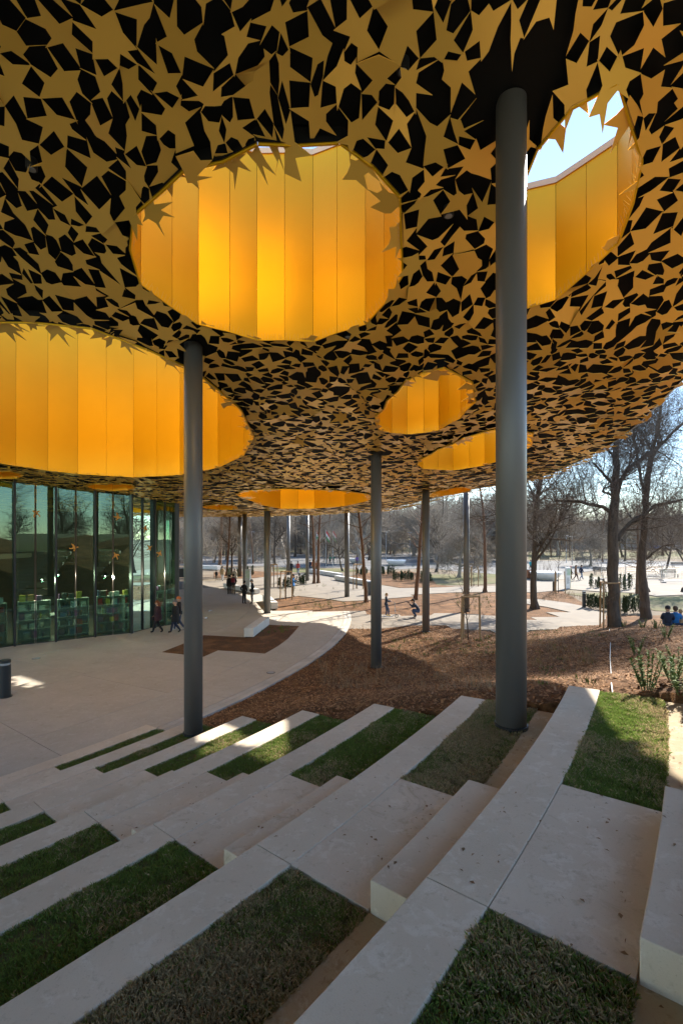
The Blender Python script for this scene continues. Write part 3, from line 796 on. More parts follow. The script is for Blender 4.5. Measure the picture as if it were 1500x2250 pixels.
lamp_e.node_tree.nodes['Principled BSDF'].inputs['Emission Color'].default_value = (1,.85,.55,1); lamp_e.node_tree.nodes['Principled BSDF'].inputs['Emission Strength'].default_value = 6
for i, (x, y, lb) in enumerate(((-14.6,23.6,'lit pendant lamp in the leftmost full bay of the shop'),(-12.4,25.4,'lit pendant lamp behind the third bay of the shop'),(-10.9,27.2,'lit pendant lamp near the right end of the shop'),(-15.5,26.5,'lit pendant lamp deep inside the shop'))):
    zt = zc(x, y)+GAP; t = empty('pendant_lamp', (x, y, 2.9), 0, lb, 'lamp', 'lit lamps in the shop')
    MB().tube([(0,0,.2),(0,0,zt-2.9)], .008, 5).build('cord', steel_dark, t)
    MB().lathe([(.05,.2),(.16,.06),(.17,.0)], 16).build('lamp_shade', steel_dark, t)
    MB().lathe([(.02,-.03),(.05,0),(.02,.04)], 12).build('bulb', lamp_e, t)
    L_ = bpy.data.lights.new('pendant_light', 'POINT'); L_.energy = 65; L_.color = (1,.86,.62); L_.shadow_soft_size = .08
    lo_ = bpy.data.objects.new('pendant_light', L_); COL.objects.link(lo_); lo_.parent = t; lo_.location = (0,0,-.08)
orange_m = M('bird_orange', (0.62,0.30,0.05), 0.6)
birdshape = [(.20,.02),(.15,.05),(.06,.05),(-.02,.19),(-.11,.25),(-.06,.05),(-.14,.02),(-.25,.05),(-.22,-.02),(-.12,-.03),(-.03,-.04),(-.08,-.15),(-.02,-.16),(.07,-.03),(.15,-.01)]
blabels = ['orange bird cut-out highest at the left on the glass wall','orange bird cut-out with spread wings left of centre on the glass wall','orange bird cut-out highest in the middle bay of the glass wall','orange bird cut-out low in the middle bay of the glass wall','orange bird cut-out highest in the bay near the walkers','orange bird cut-out with raised wings right of the tall mullion','orange bird cut-out nearest the right end of the glass wall']
for i, (px, py) in enumerate(((80,1127),(164,1204),(259,1137),(255,1220),(319,1161),(329,1204),(351,1216))):
    # find facade pane that the ray meets
    sx = (px-CXP)/FPX
    for p, q in zip(fpts[2:8], fpts[3:9]):
        dx, dy = q.x-p.x, q.y-p.y; den = dx-sx*dy
        u = (sx*p.y-p.x)/den
        if 0 <= u <= 1:
            Y = p.y+u*dy; c = D(px, py, Y); t = (q-p).normalized(); nn = Vector((t.y,-t.x,0)); break
    a = math.atan2(t.y, t.x); rot = [2.4,0.15,-.2,2.0,1.2,0.5,1.0][i]
    b = MB(); n = len(birdshape); ca, sa = math.cos(rot), math.sin(rot)
    pts = [((x*ca-z*sa)*.95, (x*sa+z*ca)*.95) for x, z in birdshape]
    b.add([(x,-.006,z) for x,z in pts]+[(x,.006,z) for x,z in pts], [tuple(range(n)), tuple(reversed(range(n,2*n)))]+[(k+n,(k+1)%n+n,(k+1)%n,k) for k in range(n)])
    o = b.build('bird_cutout', orange_m, None, loc=c+nn*0.0195); o.rotation_euler = (0,0,a)
    tag(o, blabels[i], 'bird cutout', 'orange birds on the glass')

# ------------------------------------------------------------------ trees
def seg_mesh(segs, thr, name, big):
    """segs (p0,p1,r0,r1): tapered tubes; big -> r>=thr"""
    V = []; F_ = []
    for p0, p1, r0, r1 in segs:
        if (r0 >= thr) != big: continue
        n = 7 if r0 > 0.12 else (5 if r0 > 0.035 else 3)
        d = p1-p0
        if d.length < 1e-6: continue
        d.normalize(); u = d.orthogonal().normalized(); v = d.cross(u); b = len(V)
        for p, r_ in ((p0-d*r0*0.3, r0), (p1, r1)):
            for k in range(n):
                a = 2*math.pi*k/n; V.append(p+(u*math.cos(a)+v*math.sin(a))*r_)
        for k in range(n): F_.append((b+k, b+(k+1)%n, b+n+(k+1)%n, b+n+k))
    return np.array([tuple(v) for v in V]), np.array(F_)
def limb(segs, p, d, L, r, lev, P, rg):
    n = P['seg'][min(lev, len(P['seg'])-1)]
    pts = [p]; rr = [r]; dd = d.copy()
    tip = r*P.get('taper', 0.45)
    for i in range(n):
        wob = P['wob']*(0.5+0.5*lev)
        dd = (dd + Vector((rg.gauss(0,wob), rg.gauss(0,wob), rg.gauss(0,wob)+P['up'])) ).normalized()
        q = pts[-1]+dd*(L/n); pts.append(q); rr.append(r+(tip-r)*(i+1)/n)
    for i in range(n): segs.append((pts[i], pts[i+1], rr[i], rr[i+1]))
    if lev >= P['lev']: return
    kids = P['kids'][min(lev, len(P['kids'])-1)]
    st = P['start'] if lev == 0 else 0.22
    for k in range(kids):
        t = st+(1-st)*(k+rg.random()*.8)/kids; t = min(t, 0.999)
        i = int(t*n); f = t*n-i; q = pts[i].lerp(pts[i+1], f); r0 = rr[i]+(rr[i+1]-rr[i])*f
        base_d = (pts[i+1]-pts[i]).normalized(); ort = base_d.orthogonal().normalized()
        ort = Matrix.Rotation(rg.random()*6.283, 3, base_d) @ ort
        ang = R(rg.uniform(*P['ang']))
        nd = (base_d*math.cos(ang)+ort*math.sin(ang)).normalized()
        if lev == 0 and nd.z < 0.1: nd.z = 0.1+rg.random()*.3; nd.normalize()
        limb(segs, q, nd, L*rg.uniform(*P['lr'])*(1.1-0.45*t if lev == 0 else 1), max(0.004, min(r0*0.8, r*rg.uniform(*P['rr']))), lev+1, P, rg)
    # leader forks
    if lev < P['lev']:
        for k in range(P.get('fork', 2)):
            ort = Matrix.Rotation(rg.random()*6.283, 3, dd) @ dd.orthogonal().normalized()
            nd = (dd+ort*rg.uniform(.25,.6)).normalized()
            limb(segs, pts[-1], nd, L*rg.uniform(.45,.7), tip*0.85, lev+1, P, rg)
def tree_meshes(name, seed, H, r, P, bk, tw, thr=0.03, lean=(0,0)):
    rg = random.Random(seed); segs = []
    limb(segs, Vector((0,0,-0.25)), Vector((lean[0],lean[1],1)).normalized(), H*P['trunk'], r, 0, P, rg)
    for k in range(5):   # root flare
        a = k*1.257+rg.random(); segs.append((Vector((math.cos(a)*r*1.25, math.sin(a)*r*1.25, -0.25)), Vector((math.cos(a)*r*.25, math.sin(a)*r*.25, 0.55)), r*.55, r*.5))
    V1, F1 = zip(*[(0,0)]) if False else (None, None)
    bigm = MB(); Vb, Fb = [], []
    out = []
    for big, mt in ((True, bk), (False, tw)):
        V = []; Fq = []; Ft = []
        for p0, p1, r0, r1 in segs:
            if (r0 >= thr) != big: continue
            nn = 8 if r0 > 0.12 else (5 if r0 > 0.03 else 3)
            d = p1-p0
            if d.length < 1e-6: continue
            d.normalize(); u = d.orthogonal().normalized(); v = d.cross(u); b = len(V)
            for p, r_ in ((p0-d*r0*0.25, r0), (p1, r1)):
                for k in range(nn):
                    a = 2*math.pi*k/nn; w_ = u*(math.cos(a)*r_)+v*(math.sin(a)*r_)
                    V.append((p.x+w_.x, p.y+w_.y, p.z+w_.z))
            for k in range(nn): Fq.append((b+k, b+(k+1)%nn, b+nn+(k+1)%nn, b+nn+k))
        me = np_mesh(name+('_trunk' if big else '_crown'), np.array(V), np.array(Fq), mt)
        me.polygons.foreach_set('use_smooth', [True]*len(me.polygons)); out.append(me)
    return out
PA = dict(seg=[7,6,5,3,2], wob=0.10, up=0.05, lev=4, kids=[6,6,6,4], start=0.42, ang=(32,68), lr=(.50,.75), rr=(.38,.58), trunk=0.42, fork=2)
PB = dict(seg=[8,7,5,4,2], wob=0.15, up=0.02, lev=4, kids=[5,6,6,5], start=0.30, ang=(40,80), lr=(.55,.9), rr=(.40,.62), trunk=0.33, fork=3)
PC = dict(seg=[10,5,4,3], wob=0.07, up=0.06, lev=3, kids=[26,6,6], start=0.30, ang=(45,75), lr=(.16,.30), rr=(.14,.24), trunk=0.80, fork=2, taper=.25)
PROTO = [tree_meshes('wood_tree', 1, 17, .26, PA, bark, twig_m), tree_meshes('wood_tree', 2, 16, .24, PA, bark, twig_p, lean=(.12,0)),
         tree_meshes('plane_tree', 3, 16, .38, PB, bark_pale, twig_p), tree_meshes('plane_tree', 4, 15, .34, PB, bark_pale, twig_p, lean=(-.1,.05)),
         tree_meshes('tall_tree', 5, 18, .20, PC, bark_red, twig_m), tree_meshes('wood_tree', 6, 18, .22, PC, bark, twig_p)]
def put_tree(i, x, y, z=0.0, rz=0.0, sc=1.0, name='bare_tree', label=None, group=None):
    t = empty(name, (x, y, z-0.06), rz, label, 'tree', group); t.scale = (sc, sc, sc)
    link_mesh('trunk', PROTO[i][0], t); link_mesh('crown', PROTO[i][1], t)
    return t
# distant wood beyond the paved square, behind the whole view
tr = random.Random(21); placed = []
def far_ok(x, y, dmin):
    return all((x-a)**2+(y-b)**2 > dmin*dmin for a, b in placed)
cnt = 0; tries = 0; far_trees = []
while cnt < 190 and tries < 8000:
    tries += 1
    y = 84+ (tr.random()**0.9)*135; x = tr.uniform(-0.62, 0.74)*y
    if x/y > 0.36 and (y < 105 or tr.random() < 0.55): continue
    if not far_ok(x, y, 4.2): continue
    placed.append((x, y)); cnt += 1
    far_trees.append(put_tree(tr.choice((1,1,2,3,5,4,2,5)), x, y, 0, tr.random()*6.28, tr.uniform(1.05,1.5), group='trees of the distant wood'))
marks = [(0,'the glass shop front'),(388,'the gap right of the shop corner'),(470,'the far bench group'),(600,'the man in the blue jacket'),(670,'the flag poles'),(765,'the slim path-edge column'),(835,'the second bowl planter'),(930,'the squatting man'),(1030,'the slim columns beside the nearest column'),(1090,'the nearest thick column'),(1158,'the straight dark trunk'),(1240,'the forked lawn tree'),(1330,'the big oak'),(1400,'the forked stem and fence')]
bins = {}
for t_ in far_trees:
    px_ = CXP+FPX*t_.location.x/t_.location.y
    bins.setdefault([m_ for q_, m_ in marks if px_ >= q_][-1] if px_ >= 0 else 'the left frame edge', []).append(t_)
ordn = lambda i: ['nearest','second nearest','third nearest','fourth nearest','fifth nearest'][i] if i < 5 else '%dth nearest' % (i+1)
for m_, ts in bins.items():
    for i, t_ in enumerate(sorted(ts, key=lambda q_: q_.location.y)): t_['label'] = 'bare distant tree, %s behind %s' % (ordn(i), m_)
# middle distance trees around the square
mid = [(300,1232,2,.9,'bare pale tree seen through the glass shop, at the left of the square'),(432,1244,3,.85,'pale-barked plane tree left of the white bench behind the shop corner'),(470,1236,1,.9,'dark bare tree at the far left of the square'),(604,1241,0,.95,'thick dark bare tree right of the dark plaza column'),
       (556,1238,4,.8,'leaning reddish trunk left of the dark plaza column'),(716,1243,1,.7,'small leaning bare tree beside the flagpoles'),(752,1254,1,.62,'forked bare tree just left of the path-edge column'),(850,1216,3,1.05,'large pale plane tree with U-shaped fork behind the bowl planters'),(930,1232,2,.8,'pale plane tree behind the squatting man'),
       (958,1256,1,.8,'dark leaning tree at the right of the far shrub bed'),(980,1230,2,1.0,'pale plane tree left of the nearest column'),(1008,1268,3,.75,'grey plane trunk beside the slim column'),(1063,1228,2,1.0,'grey tree trunk just left of the nearest column'),(1012,1222,0,1.0,'dark bare tree behind the slim column'),
       (1297,1243,3,.72,'low forked dark tree in the dry lawn behind the three walkers'),(1323,1236,4,.8,'thin pale trunk right of the forked tree on the dry lawn'),(1372,1232,0,.9,'dark trunk behind the big foreground oak'),(1460,1256,1,.8,'dark trunk behind the fence panels'),(1210,1222,4,.85,'thin tree behind the bowl planter at the right'),(1500,1300,1,.75,'bare many-stemmed tree at the right frame edge')]
for px, py, i, sc, lb in mid:
    p = G(px, py); put_tree(i, p.x, p.y, 0, tr.random()*6.28, sc, label=lb, group='trees around the square')
# trunks just outside the canopy edge
for px, py, Yo, i, sc, rz, lb in ((804,1322,None,4,.80,.3,'straight reddish-brown trunk in the mulch bed at the centre'),(913,1316,None,4,.85,2.,'reddish-brown trunk behind the squatting man'),(690,1282,None,4,.85,1.1,'left of the twin brown trunks beside the far bench'),(699,1281,None,4,.9,4.2,'right of the twin brown trunks beside the far bench'),
        (498,1264,None,4,.85,2.2,'thin dark trunk behind the group at the far bench'),(509,1263,None,1,.7,5.1,'dark leaning tree behind the group at the far bench'),(1065,1300,None,4,.9,.8,'slim reddish tree just left of the nearest column'),(1174,1336,None,0,.98,2.6,'straight dark tree trunk just right of the nearest column')):
    p = G(px, py); put_tree(i, p.x, p.y, 0, rz, sc, label=lb, group='trees at the canopy edge')
# trees reflected in the glass, behind and right of the viewpoint
for x, y, i, sc in ((24,-12,0,1),(31,-4,2,.95),(18,-26,1,1.1),(36,-22,3,1),(28,-34,0,1),(10,-36,2,1.1),(44,-10,1,1),(40,4,3,.9),(2,-42,5,1),(22,-46,0,1)):
    put_tree(i, x, y, 0, tr.random()*6, sc, label='bare tree in the park beyond the right edge of the canopy', group='trees right of the canopy')

# big oak at the right, limbs traced at its own distance
def custom_tree(name, Y, limbs, seed, bk, tw, label, P, z0, twig_len=2.6, dy=1.2):
    rg = random.Random(seed); segs = []
    basep = D(limbs[0][0][0], limbs[0][0][1], Y)
    for li, L in enumerate(limbs):
        off = 0 if li == 0 else rg.uniform(-dy, dy); n = len(L)
        pts = [D(q[0], q[1], Y) + Vector((0, off*(k/(n-1))**1.2 if li else 0, 0)) for k, q in enumerate(L)]
        rad = [q[2]*Y/FPX/2 for q in L]
        dn = []; dr = []
        for k in range(n-1):
            for s_ in range(3):
                t = s_/3; dn.append(pts[k].lerp(pts[k+1], t) + Vector((rg.gauss(0,.03), rg.gauss(0,.03), 0)) * (1 if s_ else 0)); dr.append(rad[k]+(rad[k+1]-rad[k])*t)
        dn.append(pts[-1]); dr.append(rad[-1])
        for k in range(len(dn)-1): segs.append((dn[k]-basep, dn[k+1]-basep, dr[k], dr[k+1]))
        # side branches
        if li == 0: ks = range(int(len(dn)*.72), len(dn))
        else: ks = range(3, len(dn))
        for k in ks:
            for _ in range(1 if rg.random() < .6 else 2):
                d0 = (dn[min(k+1, len(dn)-1)]-dn[k-1]).normalized(); ort = Matrix.Rotation(rg.random()*6.283, 3, d0) @ d0.orthogonal().normalized()
                nd = (d0*.55+ort+Vector((0,0,.35))).normalized()
                limb(segs, dn[k]-basep, nd, twig_len*rg.uniform(.5,1.1), max(.012, dr[k]*rg.uniform(.22,.42)), 1, P, rg)
    t = empty(name, (basep.x, basep.y, basep.z), 0, label, 'tree', 'large trees at the right')
    for big, mt in ((True, bk), (False, tw)):
        b = MB(); V = []; Fq = []
        for p0, p1, r0, r1 in segs:
            if (r0 >= .03) != big: continue
            nn = 10 if r0 > .12 else (5 if r0 > .03 else 3); d = p1-p0
            if d.length < 1e-6: continue
            d.normalize(); u = d.orthogonal().normalized(); v = d.cross(u); bb = len(V)
            for p, r_ in ((p0-d*r0*.25, r0), (p1, r1)):
                for k in range(nn):
                    a = 2*math.pi*k/nn; w_ = u*(math.cos(a)*r_)+v*(math.sin(a)*r_); V.append((p.x+w_.x, p.y+w_.y, p.z+w_.z))
            for k in range(nn): Fq.append((bb+k, bb+(k+1)%nn, bb+nn+(k+1)%nn, bb+nn+k))
        me = np_mesh(name, np.array(V), np.array(Fq), mt); me.polygons.foreach_set('use_smooth', [True]*len(me.polygons))
        link_mesh('trunk' if big else 'crown', me, t)
    return t
PT = dict(seg=[5,5,4,3,2], wob=0.13, up=0.05, lev=4, kids=[4,5,5,4], start=.3, ang=(35,75), lr=(.5,.8), rr=(.38,.6), trunk=.4, fork=2)
custom_tree('oak_tree', 26.0, [
  [(1350,1392,34),(1349,1368,28),(1347,1340,25),(1346,1280,22.5),(1345,1200,21.5),(1347,1120,19),(1351,1050,15),(1353,980,12),(1356,900,9),(1358,820,7)],
  [(1343,1128,9),(1325,1113,8),(1300,1108,7.5),(1275,1100,7),(1250,1099,6),(1228,1097,5)],
  [(1356,1186,10),(1370,1165,9.5),(1395,1142,9),(1425,1128,8),(1450,1108,7),(1480,1104,6),(1520,1095,5)],
  [(1354,1085,11),(1365,1055,10),(1382,1032,9.5),(1410,1012,9),(1440,990,8),(1475,968,7),(1510,935,6),(1560,890,5)],
  [(1350,1068,7),(1330,1050,6),(1312,1035,5),(1294,1020,4)],
  [(1352,1010,6),(1343,990,5),(1335,960,4),(1322,930,3)],
  [(1348,1095,6),(1335,1085,5),(1320,1082,5),(1318,1074,4),(1330,1070,3)],
 ], 4, bark, twig_m, 'big dark oak trunk with long crooked limbs behind the stake frame at right', PT, 0.3)
custom_tree('forked_tree', 29.0, [
  [(1418,1366,26),(1417,1345,22),(1414,1310,19),(1409,1250,15),(1412,1190,14),(1418,1120,13.5),(1421,1060,12),(1428,1010,10),(1440,960,8),(1450,900,6.5),(1456,840,5)],
  [(1421,1075,8),(1428,1040,7),(1436,1010,6),(1450,985,5),(1466,960,4)],
  [(1418,1090,7),(1410,1050,6),(1408,1000,5.5),(1406,940,5),(1400,870,4)],
  [(1425,1300,6),(1424,1270,5),(1425,1240,4)],
  [(1412,1235,6),(1430,1215,5),(1450,1200,4),(1475,1195,3)],
 ], 9, bark, twig_m, 'grey-brown tree with tall forked stem right of the big oak', PT, 0.2, twig_len=2.0)

# far-off wood that reads as one mass behind the single trees
fw = MB(); V = []; Fq = []
fr_ = random.Random(5)
def quick_seg(p0, p1, r0, r1):
    d = (p1-p0).normalized(); u = d.orthogonal().normalized(); v = d.cross(u); b = len(V)
    for p, r_ in ((p0, r0), (p1, r1)):
        for k in range(3):
            a = 2.094*k; w_ = u*(math.cos(a)*r_)+v*(math.sin(a)*r_); V.append((p.x+w_.x, p.y+w_.y, p.z+w_.z))
    for k in range(3): Fq.append((b+k, b+(k+1)%3, b+3+(k+1)%3, b+3+k))
for i in range(620):
    y = fr_.uniform(170, 300); x = fr_.uniform(-.75, .50 if fr_.random() < .8 else .8)*y; H = fr_.uniform(18, 27); r_ = fr_.uniform(.15,.30)
    p = Vector((x, y, -.2)); d = Vector((fr_.gauss(0,.05), fr_.gauss(0,.05), 1)).normalized(); top = p+d*H*.75
    quick_seg(p, top, r_, r_*.4)
    for k in range(11):
        t = fr_.uniform(.3,1); q = p.lerp(top, t); a = fr_.random()*6.283; e = Vector((math.cos(a), math.sin(a), fr_.uniform(.5,1.6))).normalized()
        L = H*fr_.uniform(.22,.4); q2 = q+e*L; quick_seg(q, q2, r_*.35, r_*.15)
        for m_ in range(6):
            q3 = q.lerp(q2, fr_.uniform(.3,1)); e2 = (e+Vector((fr_.gauss(0,.6), fr_.gauss(0,.6), fr_.gauss(.2,.5)))).normalized()
            quick_seg(q3, q3+e2*L*fr_.uniform(.3,.6), .05, .025)
me = np_mesh('distant_wood', np.array(V), np.array(Fq), twig_p)
tag(link_mesh('distant_wood', me), 'grey-brown mass of bare trees at the far edge of the park', 'wood', kind='stuff')

# ------------------------------------------------------------------ far buildings and parked cars
bld = empty('museum_building', (120, 205, 0), label='long grey building with sloping roof lines behind the trees at far right', cat='building')
bm1 = M('building_grey', (0.20,0.20,0.21), 0.7, col2=(0.16,0.16,0.17), scale=.2); bm2 = M('building_dark', (0.07,0.075,0.085), 0.5)
b = MB(); b.add([(-48,0,0),(70,0,0),(70,30,0),(-48,30,0),(-48,0,9),(70,0,17),(70,30,17),(-48,30,9)], [(0,1,5,4),(1,2,6,5),(2,3,7,6),(3,0,4,7),(4,5,6,7)]); b.build('wall', bm1, bld)
for z in range(3):
    for k in range(18):
        x = -42+k*6.2; b = MB(); b.box(x, x+4.6, -.15, -.003, 2+z*3.1, 4.1+z*3.1)
        if 2+z*3.1+2.6 < 9+(x+48)*8/118: b.build('window', bm2, bld)
b = MB(); b.add([(-49,-.6,9.1),(71,-.6,17.1),(71,-.6,17.7),(-49,-.6,9.7),(-49,31,9.1),(71,31,17.1),(71,31,17.7),(-49,31,9.7)], [(0,1,2,3),(4,7,6,5),(3,2,6,7),(0,4,5,1),(0,3,7,4),(1,5,6,2)]); b.build('roof', M('roof_edge', (0.42,0.42,0.42), 0.6), bld)
bld2 = empty('park_hall', (-40, 290, 0), label='pale low hall barely visible through the distant wood', cat='building')
b = MB(); b.box(-30,30,0,20,0,9); b.build('wall', M('hall_wall', (0.38,0.36,0.33), .8), bld2)
b = MB(); b.add([(-31,-1,9.01),(31,-1,9.01),(31,21,9.01),(-31,21,9.01),(-31,10,13),(31,10,13)], [(0,1,5,4),(2,3,4,5),(0,4,3),(1,2,5),(0,3,2,1)]); b.build('roof', M('hall_roof', (0.18,0.12,0.10), .8), bld2)
for k in range(8):
    b = MB(); b.box(-27+k*7,-23+k*7,-.1,-.003,3,7); b.build('window', bm2, bld2)
carcols = [('blue',(0.08,0.18,0.45)),('white',(0.7,0.7,0.7)),('grey',(0.25,0.26,0.28)),('dark',(0.04,0.045,0.05)),('silver',(0.5,0.5,0.52)),('blue',(0.06,0.15,0.40)),('white',(0.72,0.72,0.71))]
tyre_m = M('tyre', (0.02,0.02,0.02), .9); cglass = M('car_glass', (0.03,0.04,0.05), .1)
def car(px, py, rz, cn, cc, label):
    p = G(px, py); c = empty('parked_car', (p.x, p.y, -.05), rz, label, 'car', 'cars parked beyond the park')
    prof = [(-2.1,.35),(-2.1,.75),(-1.95,.92),(-1.0,.98),(-.45,1.45),(.9,1.47),(1.65,1.0),(2.1,.9),(2.15,.4)]
    b = MB(); n = len(prof)
    b.add([(x, -.85 if z < 1.2 else -.65, z) for x, z in prof]+[(x, .85 if z < 1.2 else .65, z) for x, z in prof], [tuple(range(n)), tuple(reversed(range(n,2*n)))]+[(k+n,(k+1)%n+n,(k+1)%n,k) for k in range(n)])
    b.build('body', M('car_'+cn, cc, .3), c)
    for s_ in (-1,1):
        b = MB(); pts = [(-.85,1.0),(-.42,1.39),(.85,1.41),(1.4,1.02)]
        b.add([(x, s_*(.862 if z < 1.2 else .70), z) for x, z in pts], [(0,1,2,3)]); b.build('side_window', cglass, c)
        for x in (-1.3,1.35):
            w_ = MB(); w_.tube([(x, s_*.72, .32), (x, s_*.90, .32)], .32, 14); w_.build('wheel', tyre_m, c)
for i, (px, py) in enumerate(((1182,1203),(1205,1202),(1300,1204),(1322,1204),(1345,1204),(1440,1206),(1468,1206))):
    cn, cc = carcols[i]; car(px, py, rng.uniform(-.2,.2), cn, cc, ['blue car parked far behind the straight trunk','white car parked far right of the straight trunk','grey car parked behind the forked tree on the lawn','dark car parked right of the forked tree on the lawn','silver car parked left of the big oak, far away','blue car parked far away right of the forked stem','white car parked farthest right behind the bare trees'][i])

# ------------------------------------------------------------------ furniture
def bench_block(name, pts, z1, label, grp='white concrete benches', mat=None, w_=.5):
    """block bench: footprint pixels of its four base corners on the ground"""
    poly = [tuple(G(x, y)[:2]) for x, y in pts]; c = (sum(p[0] for p in poly)/len(poly), sum(p[1] for p in poly)/len(poly))
    e = empty(name, (c[0], c[1], 0), 0, label, 'bench', grp)
    rel = [(x-c[0], y-c[1]) for x, y in poly]
    MB().prism([(x*.9, y*.9) for x, y in rel], 0.0, .06).build('plinth', steel_dark, e)
    MB().prism(rel, .06, z1).build('seat_block', mat or bench_m, e, bevel=.012)
    return e
def seat_line(px0, py0, px1, py1, w_, side=1):
    a, b = G(px0, py0), G(px1, py1); t = (b-a).normalized(); n_ = Vector((-t.y, t.x, 0))*w_*side
    return [a, b, b+n_, a+n_]
def bench_world(pts, z1, label):
    c = sum(pts, Vector())/len(pts); e = empty('concrete_bench', (c.x, c.y, 0), 0, label, 'bench', 'white concrete benches')
    rel = [(p.x-c.x, p.y-c.y) for p in pts]
    MB().prism([(x*.92, y*.92) for x, y in rel], 0.0, .05).build('plinth', steel_dark, e)
    MB().prism(rel, .05, z1).build('seat_block', bench_m, e, bevel=.012)
a = G(557,1402); b_ = G(590,1375)
bench_world(seat_line(557,1402,592,1374,.48,1), .48, 'white concrete block bench on the plaza beside the small mulch bed')
bench_world(seat_line(596,1340,577,1321,.45,-1), .5, 'white concrete bench half hidden behind the dark plaza column')
bench_world(seat_line(560,1306,490,1292,.5,-1), .45, 'long low concrete bench behind the two standing men')
bench_world(seat_line(745,1269,678,1258,.55,-1), .5, 'long pale bench beside the far path, left one of the two in line')
bench_world(seat_line(807,1287,734,1274,.55,-1), .5, 'long pale bench beside the far path, right one of the two in line')
bench_world(seat_line(484,1252,430,1249,.6,1), .6, 'white bench in the sun at the far end of the plaza')

def bollard(px, py, z, h, r_, label, top=True):
    p = G(px, py, z); b = empty('bollard', (p.x, p.y, z), 0, label, 'bollard', 'light bollards')
    MB().lathe([(r_*1.25,0),(r_*1.25,.02)], 24).build('foot_plate', steel_dark, b)
    MB().lathe([(r_,.021),(r_,h*.86)], 24).build('post', M('bollard_grey', (0.030,0.036,0.040), .35, .3), b, smooth=False)
    MB().lathe([(r_*.86,h*.861),(r_*.86,h*.92)], 24).build('lamp_ring', M('lamp_glass', (0.35,0.36,0.36), 0.2), b)
    MB().lathe([(r_*1.0,h*.921),(r_*1.0,h*.985),(r_*.9,h)], 24).build('cap', M('bollard_grey', (0.030,0.036,0.040), .35, .3), b)
bollard(12, 1531, 0, 1.15, .155, 'dark grey bollard on the plaza at the left frame edge')
bollard(1282, 1334, 0, 1.12, .12, 'dark bollard with pale top beside the zigzag path on the right')
bollard(1216, 1299, 0, 1.0, .12, 'small wooden-brown bollard near the tree stakes by the bowl planter')

def planter(px, py, r_, label):
    p = G(px, py); b = empty('bowl_planter', (p.x, p.y+r_, -.04), 0, label, 'planter', 'white bowl planters')
    MB().lathe([(r_*.55,0),(r_*.62,.05),(r_*.85,.4),(r_*.97,.75),(r_,.95),(r_*.95,.97),(r_*.90,.92)], 32).build('bowl', white_m, b, smooth=True)
    MB().lathe([(r_*.9,.84),(r_*.89,.86)], 24).build('earth_fill', soil, b)
    pm = MB(); rr = random.Random(px)
    for k in range(26):
        a = rr.random()*6.28; q = Vector((math.cos(a)*r_*.6*rr.random(), math.sin(a)*r_*.6*rr.random(), .85)); e = Vector((rr.gauss(0,.3), rr.gauss(0,.3), rr.uniform(.6,1.5)))
        pm.tube([q, q+e*.6, q+e], [.014,.01,.004], 3)
    pm.build('bare_stems', twig_m, b)
planter(1212,1276,1.75,'large white bowl planter behind the tree stakes on the right')
planter(872,1243,1.75,'white bowl planter right of centre on the far square')
planter(784,1238,1.6,'white bowl planter behind the person in purple')
planter(1130,1236,1.6,'white bowl planter hidden mostly behind the nearest column')

def totem(px, py, h, w_, mat_, label, edge=None, rz=.5):
    p = G(px, py); t = empty('information_totem', (p.x, p.y, 0), rz, label, 'sign', 'information totems')
    MB().box(-w_/2, w_/2, -.09, .09, 0, h).build('slab', mat_, t, bevel=.01)
    if edge: MB().box(w_/2+.002, w_/2+.03, -.09, .09, 0, h).build('yellow_edge', edge, t)
    MB().box(-w_*.38, w_*.38, -.0945, -.0905, h*.62, h*.92).build('map_panel', M('map_print', (0.35,0.50,0.32), .6, col2=(0.62,0.66,0.60), scale=5), t)
    tm = M('print_grey', (0.22,0.24,0.25), .6)
    for k in range(7): MB().box(-w_*.36, w_*(.1+.22*rng.random()), -.0945, -.0905, h*.24+k*.085, h*.24+k*.085+.035).build('text_line', tm, t)
totem(1246,1293,2.05,.62,white_m,'white information totem with yellow edge beside the bowl planter',M('totem_yellow', (0.75,0.62,0.03), .5),.45)
totem(545,1302,2.1,.55,M('totem_pale', (0.48,0.50,0.48), .4),'pale grey information totem behind the two standing men',None,-.5)

def bin_(px, py, label, col):
    p = G(px, py); t = empty('litter_bin', (p.x, p.y, 0), .3, label, 'bin', 'litter bins')
    mt = M('bin_'+str(px), col, .5)
    MB().box(-.45,.45,-.2,.2,.06,1.05).build('casing', mt, t, bevel=.02)
    MB().box(-.4,.4,-.17,.17,0,.06).build('foot', steel_dark, t)
    MB().box(-.47,.47,-.22,.22,1.052,1.09).build('lid', steel_dark, t)
    for k in range(6): MB().box(-.43+k*.15,-.33+k*.15,-.218,-.202,.1,1.0).build('slat', mt, t)
bin_(818,1306,'dark litter bin half hidden behind the centre column',(0.07,0.07,0.07))
bin_(1163,1271,'brown litter bin left of the straight dark trunk',(0.30,0.13,0.07))
bin_(398,1268,'dark slatted rack beside the shop corner',(0.04,0.05,0.055))
def park_bench(px, py, rz, label):
    p = G(px, py); t = empty('park_bench', (p.x, p.y, -.05), rz, label, 'bench', 'dark park benches')
    for k in range(4): MB().box(-1.1,1.1,-.25+k*.12,-.15+k*.12,.43,.47).build('seat_slat', steel_dark, t)
    for k in range(4): MB().box(-1.1,1.1,.26+k*.02,.29+k*.02,.52+k*.12,.62+k*.12).build('back_slat', steel_dark, t)
    for s_ in (-.9,.9):
        MB().box(s_-.03,s_+.03,-.25,-.19,0,.429).build('leg', steel_dark, t); MB().box(s_-.03,s_+.03,.2,.25,0,.90).build('leg', steel_dark, t)
